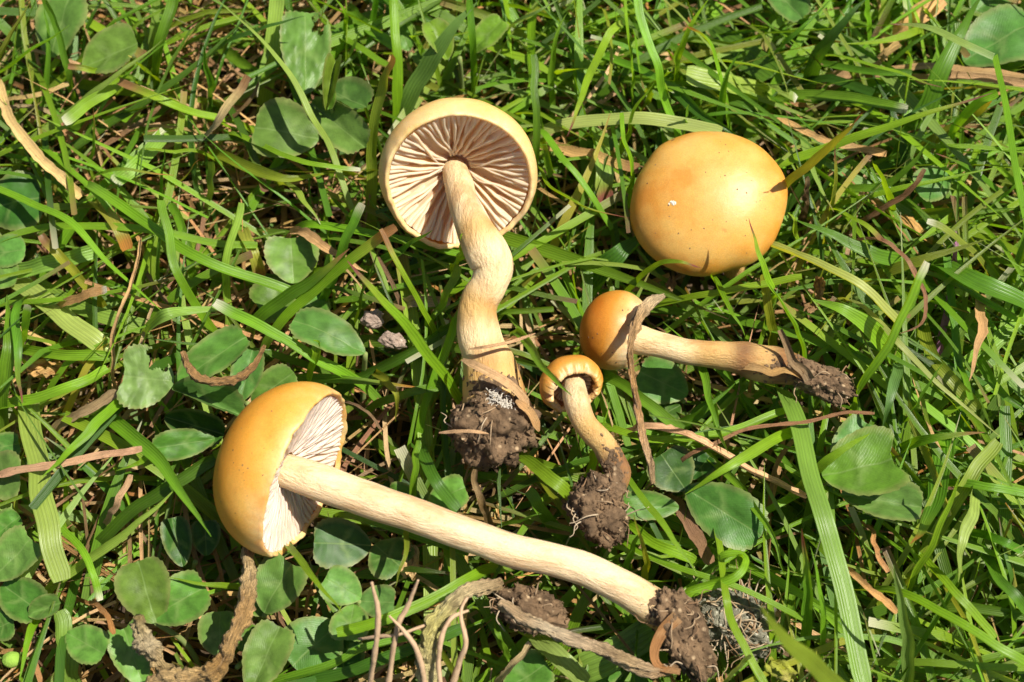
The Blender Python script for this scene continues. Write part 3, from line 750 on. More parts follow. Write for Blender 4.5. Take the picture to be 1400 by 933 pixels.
def build_blades():
    for i, ln in enumerate(BLADES.strip().splitlines()):
        cr, k, w, hs, pts, label = [q.strip() for q in ln.split('|')]
        kind, end, tip = k.split()
        ox, oy, sc = CROPS[cr]
        pl = [(ox + float(a.split(',')[0]) * sc, oy + float(a.split(',')[1]) * sc) for a in pts.split()]
        add_blade(kind, end, tip, float(w) * sc, [float(h) for h in hs.split(',')], pl, label, i)
    # the blade that is snapped over: two straight limbs and a crease
    root = empty('grass_blade', P(1400, 330, 1.2))
    tag(root, 'tall green blade snapped over at a sharp crease', 'grass blade', 'single grass blades in the turf')
    for nm, pts, hs, w, kind, end in (('lower_limb', [(1418, 395), (1405, 320), (1387, 233), (1374, 150), (1358, 78)], (1.4, 2.4, 3.6), 17, 'bright', 'c'),
                                      ('folded_limb', [(1358, 79), (1316, 60), (1267, 38), (1217, 33)], (3.62, 3.7, 3.4), 13, 'white', 'p')):
        hh = np.interp(np.linspace(0, 1, len(pts)), np.linspace(0, 1, len(hs)), hs)
        pp = spline(np.array([P(x, y, h) for (x, y), h in zip(pts, hh)]), 22)
        s = np.linspace(0, 1, 22)
        wid = np.ones(22) * w * px_size(Vector(pp[10]))
        if end == 'p': wid *= np.clip((1 - s) / .5, .03, 1) ** .7
        v, f, uv, col = ribbon(pp, wid, .25, .3, kind, 'r' if end == 'p' else 'n', random.Random(4))
        link(nm, make_mesh(nm, v - np.array(root.location), f, M_GRASS, uv, col), root)
build_blades()

# ------------------------------------------------------------------ clover
def leaflet_mesh(base, tip, wid, tint, fold, curl, bite=None, notch=.05, seed=0, roll=0.0):
    rs = random.Random(seed)
    base, tip = Vector(base), Vector(tip)
    ax = (tip - base); L = ax.length; ax.normalize()
    up = (Vector((0, 0, 1)) * .75 + BACK * .25).normalized()
    side = ax.cross(up).normalized(); nor = side.cross(ax)
    side, nor = side * math.cos(roll) + nor * math.sin(roll), nor * math.cos(roll) - side * math.sin(roll)
    NU, NK = (64, 29) if bite else (30, 9)
    us = np.linspace(0, 1, NU)
    V = []; UV = []; COL = []
    p1, p2 = rs.uniform(0, 30), rs.uniform(0, 30)
    edge = np.array((.28, .27, .1))
    for i, u in enumerate(us):
        xo = (1 - math.cos(math.pi * u ** 1.02)) / 2 * 1.0
        yo = .5 * max(math.sin(math.pi * u ** 1.28), 0) ** .8 * (.8 + .2 * min(u / .4, 1))
        tooth = (.009 if (i // (2 if bite else 1)) % 2 else -.007) * (u > .25) * (u < .985) * rs.uniform(.3, 1.5)
        xo -= notch * math.exp(-((1 - u) / .12) ** 2)
        xm = u * (1 - notch)
        for k in range(NK):
            q = (k / (NK - 1)) * 2 - 1
            a = abs(q)
            x = xm * (1 - a) + (xo + tooth * (u > .5)) * a
            y = (yo + tooth) * q
            z = fold * a * yo * 1.1 - curl * (x - .4) ** 2 - .35 * curl * a * a * yo
            z += .06 * noise.noise(Vector((x * 3 + p1, y * 3 + p2, 0))) + .016 * noise.noise(Vector((x * 9 + p1, y * 9, 3)))
            V.append(base + ax * (x * L) + side * (y * wid) + nor * (z * L))
            UV.append((x, y + .5))
            f = max(0, (a - .86) / .14) * (u > .1) * .55
            COL.append(np.array(tint) * (1 - f) + edge * f)
    F_ = grid_faces(NU, NK)
    if bite:
        bx, by, br = bite
        c = np.array(UV)[F_].mean(1)
        F_ = F_[np.hypot(c[:, 0] - bx, c[:, 1] - .5 - by) > br * (1 + .22 * np.sin(np.arctan2(c[:, 1] - .5 - by, c[:, 0] - bx) * 5))]
    return np.array([tuple(v) for v in V]), F_, UV, np.array(COL)

def tube(path, rad, nseg=10, lump=0.0, seed=0, freq=3.0, ridge=0.0):
    path = np.asarray(path, float); n = len(path)
    T = frames(path)
    nv = np.cross(T[0], (0, 0, 1.0))
    if np.linalg.norm(nv) < .1: nv = np.array([1., 0, 0])
    nv /= np.linalg.norm(nv)
    V = []; UV = []
    ln = np.r_[0, np.cumsum(np.linalg.norm(np.diff(path, axis=0), axis=1))]
    for i in range(n):
        nv = nv - T[i] * (nv @ T[i]); nv /= np.linalg.norm(nv)
        b = np.cross(T[i], nv)
        for j in range(nseg):
            a = 2 * math.pi * j / nseg
            d = nv * math.cos(a) + b * math.sin(a)
            r = rad[i]
            if lump:
                q = Vector(path[i] + d * r) * freq + Vector((seed, 0, 0))
                r *= 1 + lump * (noise.noise(q) + .5 * noise.noise(q * 2.3))
            if ridge:
                tw = a + ln[i] * 2.2
                q = Vector((math.cos(tw) * 1.8, math.sin(tw) * 1.8, ln[i] * 1.6 + seed))
                r *= 1 + ridge * (noise.noise(q) + .6 * noise.noise(q * 2.4) + .35 * noise.noise(q * 5))
            V.append(path[i] + d * r)
            UV.append((abs(2 * j / nseg - 1), ln[i]))
    F_ = grid_faces(n, nseg, 0, True).tolist()
    F_.append(list(range(nseg))[::-1]); F_.append([(n - 1) * nseg + j for j in range(nseg)])
    return np.array(V), F_, UV

def tube_obj(name, pts, rads, cols, mat, parent=None, nseg=10, n=24, lump=0.0, seed=0, freq=3.0, origin=None, ridge=0.0):
    pr = spline(np.hstack([np.asarray(pts, float), np.asarray(rads, float)[:, None], np.asarray(cols, float)]), n)
    v, f, uv = tube(pr[:, :3], np.maximum(pr[:, 3], .003), nseg, lump, seed, freq, ridge)
    col = np.clip(np.repeat(pr[:, 4:7], nseg, 0), .01, .9)
    o = np.array(origin if origin is not None else (parent.location if parent else pr[0, :3]))
    me = make_mesh(name, v - o, f, mat, uv, col)
    return link(name, me, parent, None if parent else Vector(o))

CG = {'l': (.115, .25, .042), 'm': (.085, .205, .028), 'd': (.04, .12, .016), 'y': (.16, .3, .025), 'n': (.105, .27, .022), 'g': (.12, .235, .045)}  # d: deep green, with the shade on shadowed leaflets put into the colour
# leaves: label, then leaflets  base > tip, width, height at base, height at tip, tint, fold
CLOVER = [
 ('large pale clover leaf running off the top corner', [(70, 78, 95, -12, 86, 1.9, 2.2, 'l', .15), (112, 92, 192, 56, 82, 1.9, 2.2, 'l', .2)]),
 ('big clover leaf with one insect hole by the top edge', [(418, 127, 417, 8, 76, 2.1, 2.3, 'l', .12, (.8, .27, .13)), (436, 190, 345, 172, 94, 2.1, 2.2, 'l', .28), (424, 140, 506, 208, 60, 2.0, 2.2, 'l', .25), (440, 122, 506, 150, 58, 1.9, 2.3, 'm', .4)]),
 ('young clover leaf still folded and yellow green beside gilled cap', [(446, 152, 460, 76, 24, 2.5, 2.7, 'y', .9), (452, 120, 448, 154, 20, 2.5, 2.5, 'y', .7)]),
 ('shaded clover leaf behind broad pointed blade above round clover', [(402, 388, 397, 316, 80, 1.8, 2.1, 'l', .2), (405, 395, 345, 425, 72, 1.6, 1.6, 'm', .25), (410, 390, 436, 440, 55, 1.6, 1.5, 'm', .2)]),
 ('single round clover leaflet lying flat in bright sun', [(499, 482, 398, 432, 62, 2.3, 2.5, 'l', .16)]),
 ('clover leaf with a large bite out of one leaflet', [(238, 522, 158, 512, 96, 2.3, 2.4, 'g', .12, (.3, .34, .2)), (240, 526, 342, 456, 58, 2.2, 2.5, 'l', .3), (236, 532, 338, 572, 44, 2.2, 2.2, 'l', .7)]),
 ('small clover pair peeping above the long stemmed cap', [(330, 548, 346, 472, 48, 2.1, 2.4, 'l', .25), (344, 552, 402, 508, 52, 2.0, 2.3, 'l', .2)]),
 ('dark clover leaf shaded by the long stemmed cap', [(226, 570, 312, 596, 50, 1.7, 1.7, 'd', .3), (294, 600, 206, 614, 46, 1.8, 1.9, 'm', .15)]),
 ('dark flat clover leaflet at frame edge below bright level blade', [(-20, 285, 58, 268, 96, 1.7, 1.8, 'd', .1)]),
 ('clover leaf at frame edge behind wide upright blade', [(-22, 350, 34, 340, 52, 1.6, 1.8, 'l', .15), (-15, 385, 30, 378, 44, 1.6, 1.7, 'l', .2)]),
 ('round clover leaf at frame edge below the pinkish straw', [(-18, 650, 30, 650, 74, 1.7, 1.9, 'l', .12), (-20, 615, 30, 606, 40, 1.5, 1.6, 'm', .15)]),
 ('clover leaf at frame edge beside the wide hanging blade', [(-8, 792, 52, 728, 70, 1.8, 2.0, 'l', .2), (-10, 735, 28, 705, 46, 1.7, 1.8, 'm', .2)]),
 ('crinkled clover leaf under the clover at frame edge', [(4, 800, 62, 842, 62, 1.6, 1.7, 'm', .35), (40, 840, 90, 822, 34, 1.7, 1.9, 'l', .5), (-12, 862, 22, 848, 52, 1.6, 1.7, 'm', .2)]),
 ('small round clover leaflet among stems near the lower edge', [(92, 866, 146, 896, 56, 1.8, 2.0, 'l', .15)]),
 ('pale clover leaflet beside the pale lumpy dead flower stalk', [(196, 938, 164, 846, 60, 1.8, 1.9, 'l', .2)]),
 ('twin clover leaflets with torn notched tips in the clover bed', [(214, 852, 186, 762, 84, 1.9, 2.2, 'l', .2), (206, 846, 286, 798, 74, 1.9, 2.1, 'm', .2)]),
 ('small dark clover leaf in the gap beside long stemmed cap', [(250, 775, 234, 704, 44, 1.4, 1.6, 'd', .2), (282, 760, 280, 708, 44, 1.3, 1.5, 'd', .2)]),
 ('clover leaf behind the ropey withered stalk', [(300, 898, 300, 834, 64, 1.5, 1.6, 'l', .25), (342, 946, 386, 848, 70, 1.7, 1.9, 'l', .2), (330, 890, 340, 850, 40, 1.5, 1.6, 'm', .2)]),
 ('clover leaf below the long stemmed cap rim', [(360, 838, 404, 760, 82, 1.9, 2.1, 'l', .18), (362, 842, 340, 800, 50, 1.7, 1.8, 'm', .2)]),
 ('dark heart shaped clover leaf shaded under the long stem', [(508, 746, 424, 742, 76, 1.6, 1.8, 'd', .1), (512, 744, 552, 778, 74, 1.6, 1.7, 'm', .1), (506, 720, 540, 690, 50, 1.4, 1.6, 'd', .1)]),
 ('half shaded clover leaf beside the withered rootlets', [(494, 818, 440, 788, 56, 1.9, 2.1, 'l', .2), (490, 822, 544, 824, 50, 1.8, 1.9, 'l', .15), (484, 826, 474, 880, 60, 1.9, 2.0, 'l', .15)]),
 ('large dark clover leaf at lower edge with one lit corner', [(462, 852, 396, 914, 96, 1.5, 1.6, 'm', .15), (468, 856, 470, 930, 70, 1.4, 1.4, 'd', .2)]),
 ('small scalloped clover leaf just behind the long stem', [(586, 690, 640, 664, 54, 2.0, 2.2, 'l', .12), (584, 692, 528, 668, 36, 1.8, 1.9, 'm', .15)]),
 ('dark serrated clover leaf beside the bent twig foot', [(938, 670, 902, 618, 72, 2.0, 2.1, 'd', .1), (938, 668, 1044, 734, 84, 2.0, 2.1, 'm', .15), (928, 694, 846, 690, 44, 1.9, 2.0, 'm', .2), (945, 655, 972, 622, 40, 1.8, 1.9, 'd', .2)]),
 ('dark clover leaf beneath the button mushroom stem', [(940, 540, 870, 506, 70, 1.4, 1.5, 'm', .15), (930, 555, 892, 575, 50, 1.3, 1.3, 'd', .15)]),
 ('large bright notched clover leaf beside the very wide pale blade', [(1124, 652, 1244, 622, 112, 2.4, 2.6, 'n', .12, None, .2), (1150, 676, 1264, 694, 66, 2.2, 2.3, 'g', .35), (1140, 650, 1190, 570, 60, 2.0, 2.1, 'm', .2)]),
 ('large clover leaf running off the top corner above folded blade', [(1318, 82, 1420, 25, 100, 1.8, 2.0, 'm', .12), (1330, 20, 1372, -20, 60, 1.7, 1.8, 'm', .2)]),
 ('grey green clover leaflet beside the purple creeping stem', [(1300, 240, 1250, 262, 54, 1.8, 2.0, 'l', .1)]),
 ('pale clover leaflet cut by the top edge near dark bowed blade', [(1050, -25, 1100, 28, 50, 1.7, 1.9, 'l', .2)]),
 ('bright yellow green clover leaf above the gilled cap', [(612, 82, 586, 28, 44, 2.2, 2.4, 'y', .4), (645, 72, 690, 22, 46, 2.2, 2.5, 'y', .2)]),
 ('clover leaf with a brown blotch at the lower edge', [(690, 945, 752, 905, 70, 1.9, 2.0, 'm', .1)]),
 ('clover leaf cut by the lower edge beneath striped blades', [(800, 930, 850, 900, 50, 1.4, 1.5, 'm', .1), (880, 940, 830, 905, 50, 1.2, 1.4, 'd', .1)]),
 ('small pale clover leaf low in the thatch beside gilled cap', [(560, 70, 545, 30, 40, 1.5, 1.6, 'm', .2), (565, 74, 600, 90, 36, 1.5, 1.6, 'm', .2)]),
]
LEAF_CIRC = []

def build_clover():
    for i, (label, fl) in enumerate(CLOVER):
        b0 = P(fl[0][0], fl[0][1], fl[0][5])
        rs = random.Random(i)
        foot = Vector((b0.x + rs.uniform(-.4, .4), b0.y + rs.uniform(-.5, .2), 0.05))
        root = empty('clover_leaf', foot)
        tag(root, label, 'clover leaf', 'clover leaves in the turf')
        # all leaflets meet on one stalk
        mid = sum((P(f[0], f[1], f[5]) for f in fl), Vector()) / len(fl)
        pts = [foot, foot.lerp(mid, .5) + Vector((rs.uniform(-.1, .1), .15, 0)), mid - Vector((0, 0, .04))]
        st = tube_obj('stalk', pts, [.045, .04, .035], [(.2, .26, .08)] * 3, M_FIBRE, root, 8, 14)
        for k, f in enumerate(fl):
            b, t = P(f[0], f[1], f[5]), P(f[2], f[3], f[6])
            w = f[4] * .93 * px_size(b)
            jit = rs.uniform(.8, 1.22)
            hue = rs.uniform(.9, 1.3)
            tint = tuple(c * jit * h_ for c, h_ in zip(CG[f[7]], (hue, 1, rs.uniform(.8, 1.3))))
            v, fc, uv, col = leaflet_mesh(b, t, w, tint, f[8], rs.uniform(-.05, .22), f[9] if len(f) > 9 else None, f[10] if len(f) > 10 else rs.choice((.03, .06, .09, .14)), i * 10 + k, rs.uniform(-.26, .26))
            link('leaflet', make_mesh('leaflet', v - np.array(foot), fc, M_CLOVER, uv, col), root)
            LEAF_CIRC.append(((f[0] + f[2]) / 2, (f[1] + f[3]) / 2, .42 * max(f[4], math.hypot(f[0] - f[2], f[1] - f[3])), (f[5] + f[6]) / 2))
build_clover()

# ------------------------------------------------------------------ mushrooms
def lathe(name, prof, frame, mat, parent, nseg=96, wav=0.0, seed=0, rough=0.0, tear=0.0, col=None):
    """prof rows r, z, v (0 crown .. 1 margin); z runs from crown to opening"""
    V = []; UV = []
    n = len(prof)
    for i, (r, z, v) in enumerate(prof):
        for j in range(nseg):
            a = 2 * math.pi * j / nseg
            d = Vector((math.cos(a), math.sin(a), 0))
            k = 1 + wav * noise.noise(Vector((d.x * .9 + seed, d.y * .9, z * .6))) + .35 * wav * noise.noise(Vector((d.x * 2.5, d.y * 2.5 + seed, z * 1.7)))
            zz = z
            m = max(0, (v - .78) / .22)
            m = m ** 2.2
            if m > 0:
                q = noise.noise(Vector((d.x * 5 + seed, d.y * 5, 0))) + .6 * noise.noise(Vector((d.x * 13, d.y * 13 + seed, 0))) + .5 * noise.noise(Vector((d.x * 30, d.y * 30 + seed, 0)))
                zz += m * tear * q
                k += m * rough * q
            V.append(Vector((d.x * r * k, d.y * r * k, zz)))
            UV.append((j / nseg, v))
    F_ = grid_faces(n, nseg, 0, True)
    o = parent.location
    V = np.array([tuple((frame @ v) - o) for v in V])
    cl = None if col is None else np.repeat(np.array(col), nseg, 0)
    return link(name, make_mesh(name, V, F_, mat, UV, cl), parent)

def frame_of(center, axis):
    z = axis.normalized()
    x = Vector((0, 0, 1)).cross(z)
    if x.length < .1: x = Vector((1, 0, 0))
    x.normalize(); y = z.cross(x)
    return Matrix.Translation(center) @ Matrix((x, y, z)).transposed().to_4x4()

def dome(R, Rrim, H, nn=26, zmax=.72):
    """crown at z=-H, widest R a little before the rim, rim Rrim at z=0"""
    out = []
    zw = -H * (1 - zmax)
    for i in range(nn):
        t = i / (nn - 1)
        if t < .8:
            a = (t / .8) * math.pi / 2
            r = R * math.sin(a) ** .94
            z = zw - (H + zw) * math.cos(a)
        else:
            q = (t - .8) / .2
            r = R + (Rrim - R) * q ** 1.8
            z = zw * (1 - q)
        out.append((max(r, .004), z, t))
    return out

def gill_mesh(name, r0, r1, zi0, zi1, inner, seed, colr, root=.3):
    """thin upright plate from r0 to r1; lower edge from zi0 to zi1; upper edge follows inner(r)"""
    NR, NZ, T = 12, 4, .024
    V = []; UV = []; COL = []
    for side in (-1, 1):
        for i in range(NR):
            t = i / (NR - 1); r = r0 + (r1 - r0) * t
            ze = zi0 + (zi1 - zi0) * (t ** .8) + .03 * noise.noise(Vector((r * 5, seed * 7.1, 0)))
            zt = inner(r)
            ze = max(ze, zt + .01)
            for k in range(NZ):
                q = k / (NZ - 1)
                z = ze + (zt - ze) * q
                w = (.035 * noise.noise(Vector((r * 3.2, z * 2.5, seed * 3.7))) + .012 * noise.noise(Vector((r * 9, z * 5, seed)))) * (1 - q * .8)
                V.append((r, w + side * (T * .5 + root * r * q ** .75), z))
                UV.append((q, r))
                e = max(0, 1 - q * 3)
                e = max(e, .35)
                COL.append([c * (1 - e) + d * e for c, d in zip(colr[0], colr[1])])
    f = np.vstack([grid_faces(NR, NZ), grid_faces(NR, NZ, NR * NZ)[:, ::-1]])
    # closed lower edge
    b = []
    for i in range(NR - 1):
        b.append([i * NZ, (i + 1) * NZ, NR * NZ + (i + 1) * NZ, NR * NZ + i * NZ])
    f = np.vstack([f, np.array(b)])
    return make_mesh(name, V, f, M_GILL, UV, COL)

def gills(parent, frame, n, r0, r1, zi0, zi1, inner, colr, short=True, seed=0):
    rs = random.Random(seed)
    ms = [gill_mesh('gill', r0, r1, zi0, zi1, inner, seed + k, colr, 2.9 / (n * 2)) for k in range(5)]
    f1, f2 = .42, .68
    m2 = [gill_mesh('gill', r0 + (r1 - r0) * f1, r1, zi0 + (zi1 - zi0) * f1 ** .8 - .07, zi1 - .01, inner, seed + 9 + k, colr, 2.9 / (n * 2)) for k in range(3)]
    m3 = [gill_mesh('gill', r0 + (r1 - r0) * f2, r1, zi0 + (zi1 - zi0) * f2 ** .8 - .06, zi1 - .015, inner, seed + 19 + k, colr, 2.9 / (n * 2)) for k in range(3)]
    tot = n * 2 if short else n
    off = Matrix.Translation(-parent.location)
    for k in range(tot):
        a = 2 * math.pi * (k + rs.uniform(-.22, .22)) / tot
        me = ms[k % 5] if (not short or k % 2 == 0) else (m2[k % 3] if k % 4 == 1 else m3[k % 3])
        o = link('gill', me, parent)
        o.matrix_local = off @ frame @ Matrix.Rotation(a, 4, 'Z') @ Matrix.Translation((0, 0, zi1)) @ Matrix.Rotation(rs.gauss(0, .13), 4, 'X') @ Matrix.Translation((0, 0, -zi1))

def clump(parent, center, axes, seed, col_mat=None, name='soil_clump', sub=5, amp=.3, crumbs=120, roots=5):
    """crumbly lump of soil with loose crumbs and root hairs; axes = three Vectors"""
    if col_mat is None: col_mat = M_SOIL
    bm = bmesh.new()
    bmesh.ops.create_icosphere(bm, subdivisions=sub, radius=1.0)
    sd = Vector((seed * 3.3, seed * 1.7, 0))
    o = parent.location if parent else center
    for v in bm.verts:
        d = v.co.normalized()
        q = d * 1.6 + sd
        r = 1 + amp * (noise.noise(q) * 1.0 + .55 * noise.noise(q * 2.3) + .4 * abs(noise.noise(q * 5)) + .24 * noise.noise(q * 10) + .13 * noise.noise(q * 21))
        v.co = center - o + (axes[0] * d.x + axes[1] * d.y + axes[2] * d.z) * r
    for f in bm.faces: f.smooth = True
    me = bpy.data.meshes.new(name); bm.to_mesh(me); bm.free()
    me.materials.append(col_mat)
    ob = link(name, me, parent, None if parent else center)
    rs = random.Random(seed)
    holder = parent or ob
    base = center - o if parent else Vector()
    sz = (axes[0].length + axes[1].length + axes[2].length) / 3
    bm = bmesh.new()
    for k in range(crumbs):
        d = Vector((rs.gauss(0, 1), rs.gauss(0, 1), rs.gauss(0, 1))).normalized()
        r = 1 + amp * (noise.noise(d * 1.6 + sd) + .55 * noise.noise((d * 1.6 + sd) * 2.3) + .2)
        p = base + (axes[0] * d.x + axes[1] * d.y + axes[2] * d.z) * r
        s = sz * rs.choice((.025, .035, .05, .06, .08, .11))
        m = Matrix.Translation(p) @ Matrix.Rotation(rs.uniform(0, 6), 4, Vector((rs.random(), rs.random(), rs.random() + .1))) @ Matrix.Diagonal((s, s * rs.uniform(.6, 1), s * rs.uniform(.5, .9), 1))
        g = bmesh.ops.create_icosphere(bm, subdivisions=1, radius=1.0, matrix=m)
        for v in g['verts']: v.co += Vector((rs.uniform(-.3, .3), rs.uniform(-.3, .3), rs.uniform(-.3, .3))) * s
    me = bpy.data.meshes.new('crumbs'); bm.to_mesh(me); bm.free(); me.materials.append(col_mat)
    c = link('crumbs', me, holder); c['kind'] = 'stuff'
    # fine root hairs, joined
    vs = []; fs = []; uvs = []; cl = []; off = 0
    for k in range(roots):
        d = Vector((rs.gauss(0, 1), rs.gauss(0, 1), abs(rs.gauss(0, 1)))).normalized()
        p0 = base + (axes[0] * d.x + axes[1] * d.y + axes[2] * d.z)
        t = Vector((rs.gauss(0, 1), rs.gauss(0, 1), rs.gauss(0, .3))).normalized() * sz * rs.uniform(.5, 1.1)
        pp = spline([tuple(p0), tuple(p0 + t * .4 + d * sz * .25), tuple(p0 + t * .8 + d * sz * .05), tuple(p0 + t + d * sz * rs.uniform(-.2, .3))], 12)
        v, f, uv = tube(pp, np.linspace(.011, .004, 12), 5)
        vs.append(v); fs += [[a + off for a in q] for q in f]; uvs += uv; off += len(v)
        cc = rs.choice([(.36, .25, .15), (.22, .13, .07), (.44, .34, .23)])
        cl += [cc] * len(v)
    if vs:
        r_ = link('root_hairs', make_mesh('root_hairs', np.vstack(vs), fs, M_FIBRE, uvs, cl), holder); r_['kind'] = 'stuff'
    return ob

def stem(parent, pts, seed, lump=.06, n=60):
    """pts rows: px, py, h, radius px, colour"""
    pos = [P(a, b, h) for a, b, h, r, c in pts]
    rad = [r * px_size(q) for (a, b, h, r, c), q in zip(pts, pos)]
    for (a, b, h, r, c) in pts: SHAPES.append((a, b, r + 3, h))
    return tube_obj('stem', [tuple(q) for q in pos], rad, [c for *_, c in pts], M_STEM, parent, 28, n, lump, seed, 2.2)

CREAM, TAN, BRN, DRT = (.76, .56, .31), (.56, .35, .13), (.22, .11, .045), (.15, .09, .05)
WHT = (.68, .58, .45)

def on_surface(cap, root, px, py):
    o = CAM - root.location
    d = (P(px, py, 2.0) - CAM).normalized()
    hit, loc, nor, _ = cap.ray_cast(o, d)
    return (loc, nor) if hit else (None, None)

def bits(name, cap, root, spots, size, mat, seed):
    """small scraps stuck on a surface, joined"""
    rs = random.Random(seed)
    bm = bmesh.new()
    for px, py in spots:
        p, nn_ = on_surface(cap, root, px, py)
        if p is None: continue
        a = rs.uniform(.5, 1.3) * size
        m = Matrix.Translation(p) @ nn_.to_track_quat('Z', 'Y').to_matrix().to_4x4() @ Matrix.Rotation(rs.uniform(0, 6), 4, 'Z') @ Matrix.Diagonal((a, a * rs.uniform(.4, .9), a * .35, 1))
        g = bmesh.ops.create_icosphere(bm, subdivisions=1, radius=1.0, matrix=m)
        for v in g['verts']: v.co += Vector((rs.uniform(-.3, .3), rs.uniform(-.3, .3), rs.uniform(-.1, .1))) * a
    me = bpy.data.meshes.new(name); bm.to_mesh(me); bm.free(); me.materials.append(mat)
    return tag(link(name, me, root), kind='stuff')

def smears(root, obj, cx, cy, rx, ry, n, seed, size=.05):
    """soil clinging to the lower stem"""
    rs = random.Random(seed)
    sp = [(cx + rs.gauss(0, rx), cy + rs.gauss(0, ry)) for _ in range(n)]
    bits('soil_smear', obj, root, sp, size, M_SOIL, seed)

# --- mushroom with its gills to the viewer
def gilled():
    c = P(628, 250, 3.0); s = px_size(c)
    ax = camdir(.09, -.52, .85)
    root = empty('mushroom', P(655, 430, 1.6))
    tag(root, 'upturned mushroom showing its gills with thick crooked stem', 'mushroom', 'mushrooms laid on the grass')
    fr = frame_of(c, ax)
    R, Rr, H = 109 * s, 101 * s, 98 * s
    m = cap_material('cap_pale_surface', [(0, (.62, .28, .04)), (.4, (.76, .44, .1)), (.66, (.82, .56, .21)), (.85, (.88, .68, .36)), (1, (.9, .76, .52))], (.84, .6, .25), .1)
    pr = dome(R, Rr, H)
    pr += [(Rr - .015, .012, 1.0), (Rr - .045, .0, 1.0), (Rr - .06, -.04, 1.0)]
    lathe('cap', pr, fr, m, root, 128, .05, 3, .012, .035)
    inn = lambda r: max(-(H - .13) * math.sqrt(max(0, 1 - min(1, r / (Rr - .02)) ** 2.1)), -.56 + .51 * max(0, (r - .17) / (Rr - .22)) ** .8 - .05 * min(1, (Rr - r) * 4) - .015)
    ip = [(max(.003, (Rr - .05) * k / 15), inn((Rr - .05) * k / 15) - .03, .5) for k in range(16)]
    lathe('cap_flesh', ip, fr, M_GILL, root, 64, col=[(.84, .68, .45)] * 16)
    gills(root, fr, 40, .17, Rr - .055, -.52, -.03, inn, ((.84, .68, .46), (.9, .79, .6)), True, 5)
    a0 = c - ax * .74
    SHAPES.append((622, 230, 116, 3.0))
    base = [(618, 214, 2.28, 18, TAN), (622, 232, 2.62, 18, CREAM), (628, 256, 2.9, 19.5, CREAM), (634, 280, 3.1, 20.5, CREAM), (643, 300, 3.2, 22, CREAM),
            (652, 320, 3.24, 26, TAN), (665, 345, 3.2, 30, CREAM), (674, 367, 3.12, 28, CREAM), (668, 390, 3.04, 25, CREAM), (656, 409, 2.95, 25, TAN),
            (651, 432, 2.86, 27, TAN), (656, 462, 2.76, 31, CREAM), (667, 497, 2.62, 36, TAN), (674, 535, 2.5, 44, TAN), (677, 565, 2.4, 46, DRT)]
    so = stem(root, base, 3, .09, 90)
    bpy.context.view_layer.update()
    smears(root, so, 672, 528, 20, 10, 110, 3, .045)
    cc = P(675, 581, 2.45); k = px_size(cc)
    SHAPES.append((675, 585, 66, 2.6))
    d = camdir(.15, -1, .1)
    clump(root, cc, [camdir(1, .15, 0) * (53 * k), d * (53 * k), camdir(0, .1, 1) * (50 * k)], 2, amp=.38, crumbs=260, roots=7)
    # white threads of mycelium at the foot
    bm = bmesh.new(); rs = random.Random(9)
    for q in range(260):
        t_ = rs.random()
        p = P(672 + 26 * t_ + rs.gauss(0, 4), 538 + 20 * t_ + rs.gauss(0, 5), 2.99 + rs.gauss(0, .03) - .1 * t_) - root.location
        bmesh.ops.create_icosphere(bm, subdivisions=1, radius=1, matrix=Matrix.Translation(p) @ Matrix.Rotation(rs.uniform(0, 3), 4, 'Z') @ Matrix.Diagonal((rs.uniform(.008, .035), .007, .008, 1)))
    me = bpy.data.meshes.new('mycelium'); bm.to_mesh(me); bm.free()
    mm, nn_, ll_, pb = mat_new('mycelium_white'); pb.inputs['Base Color'].default_value = (.5, .45, .38, 1); pb.inputs['Roughness'].default_value = .9
    me.materials.append(mm); tag(link('mycelium', me, root), kind='stuff')
    # dry skin wrapped round the foot
    for pts, w, col in (([(632, 492, 3.0), (655, 503, 3.2), (690, 522, 3.15), (715, 545, 2.9), (732, 580, 2.6)], 13, 'straw'), ([(640, 478, 3.0), (670, 474, 3.2), (705, 466, 3.1), (732, 456, 3.1)], 5, 'straw'), ([(705, 548, 3.0), (725, 565, 2.9), (737, 590, 2.7)], 12, 'tan'), ([(600, 592, 3.1), (640, 590, 3.3), (668, 593, 3.25)], 5, 'straw')):
        pp = spline([tuple(P(*q)) for q in pts], 20)
        wid = np.ones(20) * w * k * np.clip(np.sin(np.linspace(.25, 3.0, 20)) * 1.6, .2, 1)
        v, f, uv, cl = ribbon(pp, wid, .3, .3, col, 'n', random.Random(w))
        link('dry_wrap', make_mesh('dry_wrap', v - np.array(root.location), f, M_STRAW, uv, cl), root)

